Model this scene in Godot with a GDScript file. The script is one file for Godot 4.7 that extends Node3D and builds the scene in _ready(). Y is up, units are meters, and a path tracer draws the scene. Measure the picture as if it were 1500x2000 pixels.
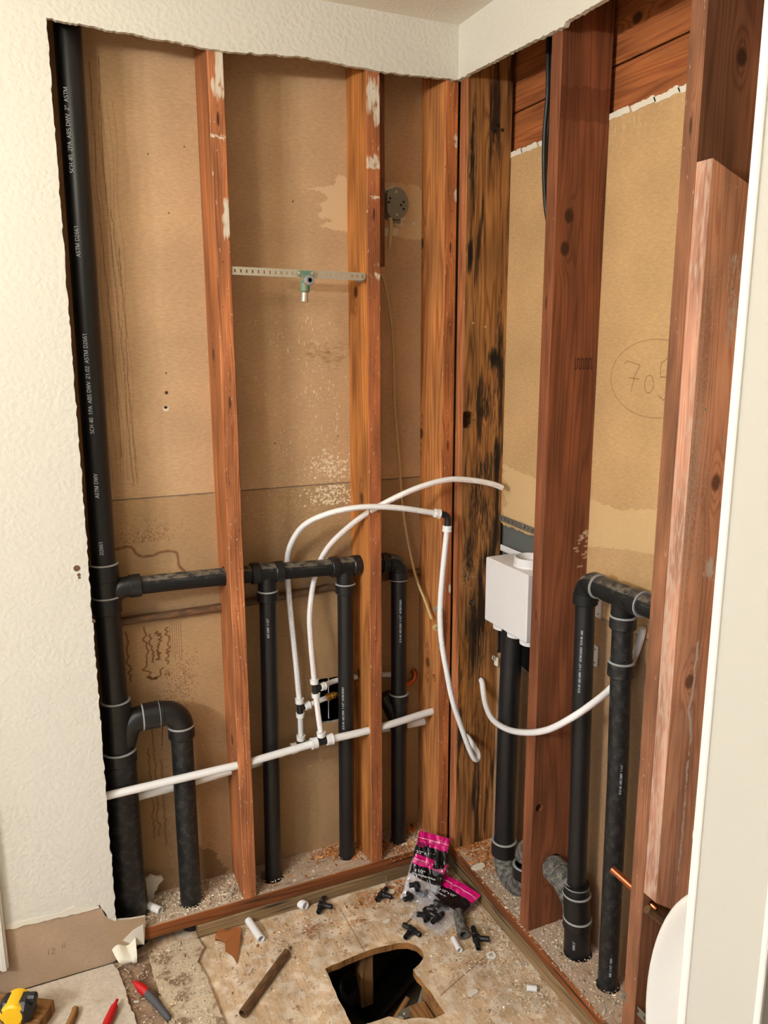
extends Node3D
# Corner of a bathroom opened up to the framing: drain pipes and new water tubing in the bays.
# Wall with the stack: stud faces in the plane z = 0. Wall to the right: stud faces in the plane x = 0.

const FLOOR := -0.042
const PLATE := 0.038
const TOP := 2.44
const BACK := -0.14
const LAMP_COLOR := Color(1.0, 1.0, 1.0)
const DOME_COLOR := Color(1.0, 0.965, 0.885)
const DOME_ENERGY := 0.40
const LAMP_ENERGY := 1.6

class MB:
	var v := PackedVector3Array()
	var n := PackedVector3Array()
	var t := PackedVector2Array()
	func tri(a: Vector3, b: Vector3, c: Vector3, na: Vector3, nb: Vector3, nc: Vector3, ua := Vector2.ZERO, ub := Vector2.ZERO, uc := Vector2.ZERO) -> void:
		if (b - a).cross(c - a).dot(na + nb + nc) > 0.0:
			v.append_array([a, c, b]); n.append_array([na, nc, nb]); t.append_array([ua, uc, ub])
		else:
			v.append_array([a, b, c]); n.append_array([na, nb, nc]); t.append_array([ua, ub, uc])
	func quad(a: Vector3, b: Vector3, c: Vector3, d: Vector3, nn: Vector3, ua := Vector2.ZERO, ub := Vector2.ZERO, uc := Vector2.ZERO, ud := Vector2.ZERO) -> void:
		tri(a, b, c, nn, nn, nn, ua, ub, uc)
		tri(a, c, d, nn, nn, nn, ua, uc, ud)
	func flat(a: Vector3, b: Vector3, c: Vector3, out: Vector3) -> void:
		var g := (b - a).cross(c - a).normalized()
		if g.dot(out) < 0.0: g = -g
		tri(a, b, c, g, g, g, Vector2(a.x, a.z), Vector2(b.x, b.z), Vector2(c.x, c.z))
	func put(m: ArrayMesh, mat: Material) -> void:
		if v.is_empty(): return
		var arr := []
		arr.resize(Mesh.ARRAY_MAX)
		arr[Mesh.ARRAY_VERTEX] = v; arr[Mesh.ARRAY_NORMAL] = n; arr[Mesh.ARRAY_TEX_UV] = t
		m.add_surface_from_arrays(Mesh.PRIMITIVE_TRIANGLES, arr)
		m.surface_set_material(m.get_surface_count() - 1, mat)
	# chamfered box; uv in metres times us, v along the longest side
	func box(lo: Vector3, hi: Vector3, bev := 0.001, us := Vector2.ONE, uo := Vector2.ZERO) -> void:
		var c := (lo + hi) * 0.5
		var e := (hi - lo) * 0.5
		bev = minf(bev, minf(e.x, minf(e.y, e.z)) * 0.49)
		var la := 0
		if e.y >= e[la]: la = 1
		if e.z > e[la]: la = 2
		for ax in 3:
			var i := (ax + 1) % 3
			var j := (ax + 2) % 3
			for s in [-1.0, 1.0]:
				var nn := Vector3.ZERO
				nn[ax] = s
				var q := []
				var uq := []
				for k in [[-1, -1], [1, -1], [1, 1], [-1, 1]]:
					var p := c
					p[ax] += s * e[ax]
					p[i] += k[0] * (e[i] - bev)
					p[j] += k[1] * (e[j] - bev)
					q.append(p)
					var vv := la if la != ax else i
					var uu := j if vv == i else i
					uq.append(Vector2(p[uu] * us.x, -p[vv] * us.y) + uo + Vector2(0.37 * ax, 0.0))
				quad(q[0], q[1], q[2], q[3], nn, uq[0], uq[1], uq[2], uq[3])
		for ax in 3:
			var i := (ax + 1) % 3
			var j := (ax + 2) % 3
			for si in [-1.0, 1.0]:
				for sj in [-1.0, 1.0]:
					var nn := Vector3.ZERO
					nn[i] = si; nn[j] = sj
					nn = nn.normalized()
					var q := []
					var uq := []
					for k in [[-1, 0], [1, 0], [1, 1], [-1, 1]]:
						var p := c
						p[ax] += k[0] * (e[ax] - bev)
						p[i] += si * (e[i] - (bev if k[1] == 1 else 0.0))
						p[j] += sj * (e[j] - (0.0 if k[1] == 1 else bev))
						q.append(p)
						uq.append(Vector2(p[i] * us.x, -p[ax] * us.y) + uo)
					quad(q[0], q[1], q[2], q[3], nn, uq[0], uq[1], uq[2], uq[3])
		for sx in [-1.0, 1.0]:
			for sy in [-1.0, 1.0]:
				for sz in [-1.0, 1.0]:
					var sg := Vector3(sx, sy, sz)
					var w := c + sg * e
					var nn := sg.normalized()
					tri(w - Vector3(0, sy, sz) * bev, w - Vector3(sx, 0, sz) * bev, w - Vector3(sx, sy, 0) * bev, nn, nn, nn)
	func frame(d: Vector3) -> Basis:
		var a := Vector3.UP if absf(d.y) < 0.9 else Vector3.FORWARD
		var x := a.cross(d).normalized()
		return Basis(x, d.cross(x), d)
	# round tube along points; r0 may be an array
	func tube(p: Array, rad, seg := 14, cap := 1, hollow := 0.0) -> void:
		var m := p.size()
		var d0: Vector3 = (p[1] - p[0]).normalized()
		var b := frame(d0)
		var x := b.x
		var ring := []
		var nr := []
		var run := 0.0
		var runs := []
		for k in m:
			var d: Vector3
			if k == 0: d = d0
			elif k == m - 1: d = (p[k] - p[k - 1]).normalized()
			else: d = (p[k + 1] - p[k - 1]).normalized()
			x = (x - d * x.dot(d)).normalized()
			var y := d.cross(x)
			var r: float = rad[k] if rad is Array else rad
			var rr := []
			var nn := []
			for s in seg + 1:
				var a := TAU * s / seg
				var o := x * cos(a) + y * sin(a)
				nn.append(o); rr.append(p[k] + o * r)
			ring.append(rr); nr.append(nn)
			if k > 0: run += p[k].distance_to(p[k - 1])
			runs.append(run)
		for k in m - 1:
			for s in seg:
				var u0 := float(s) / seg
				var u1 := float(s + 1) / seg
				tri(ring[k][s], ring[k][s + 1], ring[k + 1][s + 1], nr[k][s], nr[k][s + 1], nr[k + 1][s + 1], Vector2(u0, runs[k]), Vector2(u1, runs[k]), Vector2(u1, runs[k + 1]))
				tri(ring[k][s], ring[k + 1][s + 1], ring[k + 1][s], nr[k][s], nr[k + 1][s + 1], nr[k + 1][s], Vector2(u0, runs[k]), Vector2(u1, runs[k + 1]), Vector2(u0, runs[k + 1]))
		if cap == 0: return
		for e in 2:
			var k := 0 if e == 0 else m - 1
			var c: Vector3 = p[k]
			var o: Vector3 = (p[0] - p[1]).normalized() if e == 0 else (p[m - 1] - p[m - 2]).normalized()
			for s in seg:
				if hollow > 0.0:
					var a: Vector3 = ring[k][s]
					var bb: Vector3 = ring[k][s + 1]
					var ia := c + (a - c) * hollow
					var ib := c + (bb - c) * hollow
					quad(a, bb, ib, ia, o)
					var dp := o * -minf(0.05, runs[m - 1] * 0.45)
					tri(ia, ib, ib + dp, -nr[k][s], -nr[k][s + 1], -nr[k][s + 1])
					tri(ia, ib + dp, ia + dp, -nr[k][s], -nr[k][s + 1], -nr[k][s])
					tri(c + dp, ia + dp, ib + dp, o, o, o)
				else:
					tri(c, ring[k][s], ring[k][s + 1], o, o, o)
	# profile [radius, height] turned round an axis; flat along the profile
	func lathe(o: Vector3, d: Vector3, prof: Array, seg := 20) -> void:
		var b := frame(d.normalized())
		var run := 0.0
		for k in prof.size() - 1:
			var r0: float = prof[k][0]
			var h0: float = prof[k][1]
			var r1: float = prof[k + 1][0]
			var h1: float = prof[k + 1][1]
			var l := Vector2(r1 - r0, h1 - h0).length()
			if l < 1e-7: continue
			var nr := (h1 - h0) / l
			var nh := -(r1 - r0) / l
			for s in seg:
				var a0 := TAU * s / seg
				var a1 := TAU * (s + 1) / seg
				var x0 := b.x * cos(a0) + b.y * sin(a0)
				var x1 := b.x * cos(a1) + b.y * sin(a1)
				var n0 := x0 * nr + b.z * nh
				var n1 := x1 * nr + b.z * nh
				var q0 := o + x0 * r0 + b.z * h0
				var q1 := o + x1 * r0 + b.z * h0
				var q2 := o + x1 * r1 + b.z * h1
				var q3 := o + x0 * r1 + b.z * h1
				var u0 := float(s) / seg
				var u1 := float(s + 1) / seg
				# winding from the profile's own outside
				var g := n0 + n1
				if r0 > 1e-6: tri(q0, q1, q2, n0, n1, n1, Vector2(u0, run), Vector2(u1, run), Vector2(u1, run + l))
				if r1 > 1e-6: tri(q0, q2, q3, n0, n1, n0, Vector2(u0, run), Vector2(u1, run + l), Vector2(u0, run + l))
				if g == Vector3.ZERO: pass
			run += l
	# polygon in the plane (ex, ey) through o, from depth d0 to d1 along en; sides go to another builder
	func prism(poly: PackedVector2Array, o: Vector3, ex: Vector3, ey: Vector3, en: Vector3, d0: float, d1: float, us: Vector2, uo: Vector2, sides: MB = null) -> void:
		var ix := Geometry2D.triangulate_polygon(poly)
		for k in range(0, ix.size(), 3):
			var f := []
			var bk := []
			var u := []
			for j in 3:
				var q := poly[ix[k + j]]
				f.append(o + ex * q.x + ey * q.y + en * d1)
				bk.append(o + ex * q.x + ey * q.y + en * d0)
				u.append(Vector2(q.x * us.x, -q.y * us.y) + uo)
			tri(f[0], f[1], f[2], en, en, en, u[0], u[1], u[2])
			tri(bk[0], bk[1], bk[2], -en, -en, -en, u[0], u[1], u[2])
		var into := self if sides == null else sides
		var turn := 1.0 if Geometry2D.is_polygon_clockwise(poly) else -1.0
		for k in poly.size():
			var a := poly[k]
			var b := poly[(k + 1) % poly.size()]
			var dd := (b - a).normalized()
			var nn := (ex * -dd.y + ey * dd.x) * turn
			into.quad(o + ex * a.x + ey * a.y + en * d0, o + ex * b.x + ey * b.y + en * d0, o + ex * b.x + ey * b.y + en * d1, o + ex * a.x + ey * a.y + en * d1, nn, Vector2(a.x + a.y, d0) * 8.0, Vector2(b.x + b.y, d0) * 8.0, Vector2(b.x + b.y, d1) * 8.0, Vector2(a.x + a.y, d1) * 8.0)
	# rectangle y0..y1 (long) by z0..z1 at x, with round holes [y, z, r]
	func holed(x: float, s: float, y0: float, y1: float, z0: float, z1: float, holes: Array, us: Vector2, uo: Vector2) -> void:
		var nn := Vector3(s, 0, 0)
		var at := y0
		var hs := holes.duplicate()
		hs.sort_custom(func(a, b): return a[0] < b[0])
		for hole in hs:
			var cy: float = hole[0]
			var cz: float = hole[1]
			var r: float = hole[2]
			var ya := maxf(at, cy - r * 1.5)
			var yb := minf(y1, cy + r * 1.5)
			patch(x, at, ya, z0, z1, nn, us, uo)
			var an := []
			for k in 24: an.append(TAU * k / 24.0)
			for q in [[ya, z0], [ya, z1], [yb, z0], [yb, z1]]: an.append(fposmod(atan2(q[1] - cz, q[0] - cy), TAU))
			an.sort()
			for k in an.size():
				var pa := rim(an[k], cy, cz, r, ya, yb, z0, z1)
				var pb := rim(an[(k + 1) % an.size()], cy, cz, r, ya, yb, z0, z1)
				var q := []
				var u := []
				for p in [pa[0], pb[0], pb[1], pa[1]]:
					q.append(Vector3(x, p.x, p.y)); u.append(Vector2(-p.y * us.x, -p.x * us.y) + uo)
				quad(q[0], q[1], q[2], q[3], nn, u[0], u[1], u[2], u[3])
			at = yb
		patch(x, at, y1, z0, z1, nn, us, uo)
	func rim(a: float, cy: float, cz: float, r: float, ya: float, yb: float, z0: float, z1: float) -> Array:
		var d := Vector2(cos(a), sin(a))
		var l := 1e9
		if d.x > 1e-6: l = minf(l, (yb - cy) / d.x)
		if d.x < -1e-6: l = minf(l, (ya - cy) / d.x)
		if d.y > 1e-6: l = minf(l, (z1 - cz) / d.y)
		if d.y < -1e-6: l = minf(l, (z0 - cz) / d.y)
		return [Vector2(cy, cz) + d * minf(r, l), Vector2(cy, cz) + d * l]
	func patch(x: float, ya: float, yb: float, z0: float, z1: float, nn: Vector3, us: Vector2, uo: Vector2) -> void:
		if yb - ya < 1e-6: return
		quad(Vector3(x, ya, z0), Vector3(x, yb, z0), Vector3(x, yb, z1), Vector3(x, ya, z1), nn, Vector2(-z0 * us.x, -ya * us.y) + uo, Vector2(-z0 * us.x, -yb * us.y) + uo, Vector2(-z1 * us.x, -yb * us.y) + uo, Vector2(-z1 * us.x, -ya * us.y) + uo)

class Tex:
	var w: int
	var h: int
	var d := PackedByteArray()
	func _init(ww: int, hh: int) -> void:
		w = ww; h = hh
		d.resize(w * h * 3)
	func px(x: int, y: int, c: Color, a: float) -> void:
		if x < 0 or y < 0 or x >= w or y >= h or a <= 0.0: return
		var i := (y * w + x) * 3
		d[i] = int(lerpf(d[i], c.r * 255.0, a))
		d[i + 1] = int(lerpf(d[i + 1], c.g * 255.0, a))
		d[i + 2] = int(lerpf(d[i + 2], c.b * 255.0, a))
	func dot(cx: float, cy: float, rx: float, ry: float, c: Color, a: float) -> void:
		for y in range(int(floor(cy - ry)), int(ceil(cy + ry)) + 1):
			for x in range(int(floor(cx - rx)), int(ceil(cx + rx)) + 1):
				var q := Vector2((x + 0.5 - cx) / maxf(rx, 0.5), (y + 0.5 - cy) / maxf(ry, 0.5)).length()
				px(x, y, c, a * clampf((1.15 - q) * 2.5, 0.0, 1.0))
	func stroke(pts: Array, rad: float, c: Color, a: float) -> void:
		for k in pts.size() - 1:
			var l: float = pts[k].distance_to(pts[k + 1])
			var m := int(ceil(l / maxf(rad * 0.8, 0.5)))
			for s in m:
				var p: Vector2 = pts[k].lerp(pts[k + 1], float(s) / m)
				dot(p.x, p.y, rad, rad, c, a * 0.6)
	func fill(poly: PackedVector2Array, c: Color, a: float, rough: FastNoiseLite = null, amp := 0.0) -> void:
		var lo := poly[0]
		var hi := poly[0]
		for p in poly:
			lo = lo.min(p); hi = hi.max(p)
		for y in range(int(lo.y - amp), int(hi.y + amp) + 1):
			for x in range(int(lo.x - amp), int(hi.x + amp) + 1):
				var q := Vector2(x + 0.5, y + 0.5)
				if rough: q += Vector2(rough.get_noise_2d(x, y), rough.get_noise_2d(x + 999, y)) * amp
				if Geometry2D.is_point_in_polygon(q, poly): px(x, y, c, a)
	func tex() -> ImageTexture:
		return ImageTexture.create_from_image(Image.create_from_data(w, h, false, Image.FORMAT_RGB8, d))

var R := RandomNumberGenerator.new()
var M := {}
var taken := {}
var base_at := Vector3.ZERO

# ---------------------------------------------------------------- small helpers
func L(x: float, y: float, z: float) -> Vector3: return Vector3(x, y, z) - base_at

func v3(x: float, y: float, z: float) -> Vector3: return Vector3(x, y, z)

func numbered(called: String) -> String:
	var k: int = taken.get(called, -1) + 1
	taken[called] = k
	return called if k == 0 else "%s_%03d" % [called, k]

func tag(o: Node, label: String, category := "", group := "", kind := "") -> Node:
	o.set_meta("label", label)
	if category: o.set_meta("category", category)
	if group: o.set_meta("group", group)
	if kind: o.set_meta("kind", kind)
	return o

func thing(called: String, label: String, category: String, at := Vector3.ZERO, group := "", kind := "") -> Node3D:
	var o := Node3D.new()
	o.name = numbered(called)
	add_child(o)
	o.position = at
	tag(o, label, category, group, kind)
	return o

func part(called: String, m: Mesh, parent: Node = self, mat: Material = null) -> MeshInstance3D:
	var o := MeshInstance3D.new()
	o.name = numbered(called) if parent == self else called
	o.mesh = m
	if mat: o.material_override = mat
	parent.add_child(o, true)
	return o

func solid(mb: MB, mat: Material) -> ArrayMesh:
	var m := ArrayMesh.new()
	mb.put(m, mat)
	return m

func box(called: String, lo: Vector3, hi: Vector3, mat: Material, parent: Node, bev := 0.001, us := Vector2.ONE, uo := Vector2.ZERO) -> MeshInstance3D:
	var mb := MB.new()
	mb.box(lo, hi, bev, us, uo)
	return part(called, solid(mb, mat), parent)

func smooth(p: Array, sub := 8) -> Array:
	var out := []
	for k in p.size() - 1:
		var a: Vector3 = p[maxi(k - 1, 0)]
		var b: Vector3 = p[k]
		var c: Vector3 = p[k + 1]
		var d: Vector3 = p[mini(k + 2, p.size() - 1)]
		for s in sub: out.append(b.cubic_interpolate(c, a, d, float(s) / sub))
	out.append(p[-1])
	return out

func arc(c: Vector3, x: Vector3, y: Vector3, r: float, a0: float, a1: float, m := 10) -> Array:
	var out := []
	for k in m + 1:
		var a := lerpf(a0, a1, float(k) / m)
		out.append(c + (x * cos(a) + y * sin(a)) * r)
	return out

func tube(called: String, p: Array, r, mat: Material, parent: Node, seg := 16, hollow := 0.0) -> MeshInstance3D:
	var mb := MB.new()
	mb.tube(p, r, seg, 1, hollow)
	return part(called, solid(mb, mat), parent)

func lathe(called: String, o: Vector3, d: Vector3, prof: Array, mat: Material, parent: Node, seg := 22) -> MeshInstance3D:
	var mb := MB.new()
	mb.lathe(o, d, prof, seg)
	return part(called, solid(mb, mat), parent)

func rag(a: Vector2, b: Vector2, step: float, amp: float, nz: FastNoiseLite) -> Array:
	var out := []
	var l := a.distance_to(b)
	var m := maxi(1, int(l / step))
	var side := (b - a).normalized().orthogonal()
	for k in m:
		var p := a.lerp(b, float(k) / m)
		var e := 0.0 if k == 0 else nz.get_noise_2d(p.x * 1000.0, p.y * 1000.0) * amp + R.randf_range(-0.25, 0.25) * amp
		out.append(p + side * e)
	return out

func pv(a: Array) -> PackedVector2Array:
	var o := PackedVector2Array()
	for p in a: o.append(p if p is Vector2 else Vector2(p[0], p[1]))
	return o

func noise(sd: int, f: float, oct := 4) -> FastNoiseLite:
	var z := FastNoiseLite.new()
	z.noise_type = FastNoiseLite.TYPE_SIMPLEX_SMOOTH
	z.seed = sd
	z.frequency = f
	z.fractal_octaves = oct
	return z

func grain(w: int, h: int, sd: int, f: float, sx: float, sy: float, oct := 3) -> PackedByteArray:
	var im := noise(sd, f, oct).get_image(maxi(8, int(w / sx)), maxi(8, int(h / sy)), false, false, true)
	im.resize(w, h, Image.INTERPOLATE_CUBIC)
	im.convert(Image.FORMAT_L8)
	return im.get_data()

# ---------------------------------------------------------------- materials
func mat(called: String, c: Color, rough := 0.6, metal := 0.0, spec := 0.5) -> StandardMaterial3D:
	var m := StandardMaterial3D.new()
	m.resource_name = called
	m.albedo_color = c
	m.roughness = rough
	m.metallic = metal
	m.metallic_specular = spec
	M[called] = m
	return m

func relief(m: StandardMaterial3D, sd: int, f: float, cm: float, oct := 3, sc := 1.0) -> void:
	var z := NoiseTexture2D.new()
	z.noise = noise(sd, f, oct)
	z.width = 512; z.height = 512; z.seamless = true
	m.heightmap_enabled = true
	m.heightmap_texture = z
	m.heightmap_scale = cm
	m.uv1_triplanar = true
	m.uv1_world_triplanar = true
	m.uv1_scale = Vector3.ONE * sc

# softwood: w by h pixels stand for 0.15 m by 2.4 m; knots [u, v]
func wood(w: int, h: int, sd: int, light: Color, dark: Color, rings: float, knots: Array, o := {}) -> Tex:
	var t := Tex.new(w, h)
	var lo := grain(w, h, sd, 0.02, 1.0, 10.0, 2)
	var fi := grain(w, h, sd + 1, 0.35, 1.0, 30.0, 2)
	var bl := grain(w, h, sd + 2, 0.012, 1.0, 2.5, 4)
	var mo := grain(w, h, sd + 3, 0.02, 1.0, 7.0, 5)
	var sp := grain(w, h, sd + 4, 0.09, 1.0, 2.0, 4)
	var mold: float = o.get("mold", 0.0)
	var pale: float = o.get("pale", 0.0)
	var paint: float = o.get("paint", 0.0)
	var mc: Color = o.get("mold_color", Color(0.09, 0.07, 0.055))
	var pc := Color(0.86, 0.82, 0.75)
	var asp := (2.4 / h) / (0.15 / w)
	for y in h:
		var near := []
		for k in knots:
			if absf(k[1] * h - y) * asp < w * 0.8: near.append(k)
		for x in w:
			var i := y * w + x
			var s := float(x) / w * rings + lo[i] * 0.011
			var kd := 0.0
			for k in near:
				var dx: float = (x - k[0] * w) / (w * 0.13)
				var dy: float = (y - k[1] * h) * asp / (w * 0.30)
				var q := dx * dx + dy * dy
				if q < 9.0:
					s += exp(-q) * 2.6
					var kk := (dx * dx + dy * dy * 3.0) * 3.0
					if kk < 1.6: kd = maxf(kd, clampf(1.6 - kk, 0.0, 1.0))
			var g := 0.5 + 0.5 * sin(TAU * s)
			g = g * g * g
			var f := g * 0.55 + (1.0 - fi[i] / 255.0) * 0.5
			f = clampf(f * 0.9, 0.0, 1.0)
			var b := 0.82 + 0.36 * bl[i] / 255.0
			var c := light.lerp(dark, f)
			c = Color(c.r * b, c.g * b, c.b * b)
			if kd > 0.0: c = c.lerp(dark * 0.55, kd * 0.8)
			if mold > 0.0:
				var mm := smoothstep(1.0 - mold, 1.22 - mold, mo[i] / 255.0 + (0.5 - fi[i] / 255.0) * 0.25)
				c = c.lerp(mc, mm * 0.85)
			if pale > 0.0:
				c = c.lerp(Color(0.78, 0.70, 0.62), smoothstep(1.0 - pale, 1.25 - pale, sp[i] / 255.0 * 0.6 + mo[i] / 255.0 * 0.4) * 0.6)
			if paint > 0.0 and sp[i] / 255.0 > 1.0 - paint:
				c = c.lerp(pc, clampf((sp[i] / 255.0 - 1.0 + paint) * 14.0, 0.0, 0.9))
			var j := i * 3
			t.d[j] = int(clampf(c.r, 0.0, 1.0) * 255.0)
			t.d[j + 1] = int(clampf(c.g, 0.0, 1.0) * 255.0)
			t.d[j + 2] = int(clampf(c.b, 0.0, 1.0) * 255.0)
	return t

func texmat(called: String, t: Tex, rough := 0.7, spec := 0.35) -> StandardMaterial3D:
	var m := mat(called, Color.WHITE, rough, 0.0, spec)
	m.albedo_texture = t.tex()
	return m

# grey-brown paper of gypsum board
func paper(w: int, h: int, sd: int, base: Color, vary := 1.0) -> Tex:
	var t := Tex.new(w, h)
	var a := grain(w, h, sd, 0.006, 1.0, 1.0, 4)
	var b := grain(w, h, sd + 1, 0.2, 3.0, 1.0, 2)
	var c := grain(w, h, sd + 2, 0.45, 1.0, 1.0, 1)
	for i in w * h:
		var k := 1.0 + vary * ((a[i] - 128.0) / 255.0 * 0.085 + (b[i] - 128.0) / 255.0 * 0.09 + (c[i] - 128.0) / 255.0 * 0.11)
		var j := i * 3
		t.d[j] = int(clampf(base.r * k * 255.0, 0.0, 255.0))
		t.d[j + 1] = int(clampf(base.g * k * 255.0, 0.0, 255.0))
		t.d[j + 2] = int(clampf(base.b * k * 255.0, 0.0, 255.0))
	return t

# ---------------------------------------------------------------- lumber
# built along +y, thickness w along +x, front face at z = 0, depth d towards -z; holes [y, z, r] go through the thickness
func lumber(called: String, parent: Node, tr: Transform3D, w: float, l: float, d: float, side: Material, front: Material, holes := [], uo := Vector2.ZERO, end: Material = null) -> MeshInstance3D:
	var m := ArrayMesh.new()
	var s := MB.new()
	var f := MB.new()
	var e := MB.new()
	var us := Vector2(1.0 / 0.15, 1.0 / 2.4)
	var c := 0.002
	s.holed(0.0, -1.0, 0.0, l, -d, -c, holes, us, uo)
	s.holed(w, 1.0, 0.0, l, -d, -c, holes, us, uo)
	s.quad(v3(0, 0, -d), v3(w, 0, -d), v3(w, l, -d), v3(0, l, -d), v3(0, 0, -1), uo, uo + Vector2(w / 0.15, 0), uo + Vector2(w / 0.15, -l / 2.4), uo + Vector2(0, -l / 2.4))
	for hole in holes:
		for k in 24:
			var a0 := TAU * k / 24.0
			var a1 := TAU * (k + 1) / 24.0
			var p0: Vector2 = Vector2(hole[0], hole[1]) + Vector2(cos(a0), sin(a0)) * hole[2]
			var p1: Vector2 = Vector2(hole[0], hole[1]) + Vector2(cos(a1), sin(a1)) * hole[2]
			if maxf(p0.y, p1.y) > -c: continue
			var n0 := v3(0, -cos(a0), -sin(a0))
			var n1 := v3(0, -cos(a1), -sin(a1))
			e.tri(v3(0, p0.x, p0.y), v3(w, p0.x, p0.y), v3(w, p1.x, p1.y), n0, n0, n1, Vector2(0, a0), Vector2(0.3, a0), Vector2(0.3, a1))
			e.tri(v3(0, p0.x, p0.y), v3(w, p1.x, p1.y), v3(0, p1.x, p1.y), n0, n1, n1, Vector2(0, a0), Vector2(0.3, a1), Vector2(0, a1))
	var fo := Vector2(0.0, uo.y)
	f.quad(v3(c, 0, 0), v3(w - c, 0, 0), v3(w - c, l, 0), v3(c, l, 0), v3(0, 0, 1), fo + Vector2(0.05, 0), fo + Vector2(0.95, 0), fo + Vector2(0.95, -l / 2.4), fo + Vector2(0.05, -l / 2.4))
	f.quad(v3(0, 0, -c), v3(c, 0, 0), v3(c, l, 0), v3(0, l, -c), v3(-0.7, 0, 0.7), fo, fo + Vector2(0.05, 0), fo + Vector2(0.05, -l / 2.4), fo + Vector2(0, -l / 2.4))
	f.quad(v3(w - c, 0, 0), v3(w, 0, -c), v3(w, l, -c), v3(w - c, l, 0), v3(0.7, 0, 0.7), fo + Vector2(0.95, 0), fo + Vector2(1, 0), fo + Vector2(1, -l / 2.4), fo + Vector2(0.95, -l / 2.4))
	for yy in [0.0, l]:
		e.quad(v3(0, yy, -d), v3(w, yy, -d), v3(w, yy, -c), v3(0, yy, -c), v3(0, -1 if yy == 0.0 else 1, 0), Vector2(0, 0), Vector2(0.25, 0), Vector2(0.25, 0.06), Vector2(0, 0.06))
	s.put(m, side)
	f.put(m, front)
	e.put(m, end if end else side)
	var o := part(called, m, parent)
	o.transform = tr
	return o

func on_left(x: float, y: float) -> Transform3D: return Transform3D(Basis.IDENTITY, v3(x, y, 0))
func on_right(z: float, y: float) -> Transform3D: return Transform3D(Basis(v3(0, 0, 1), v3(0, 1, 0), v3(-1, 0, 0)), v3(0, y, z))

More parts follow.
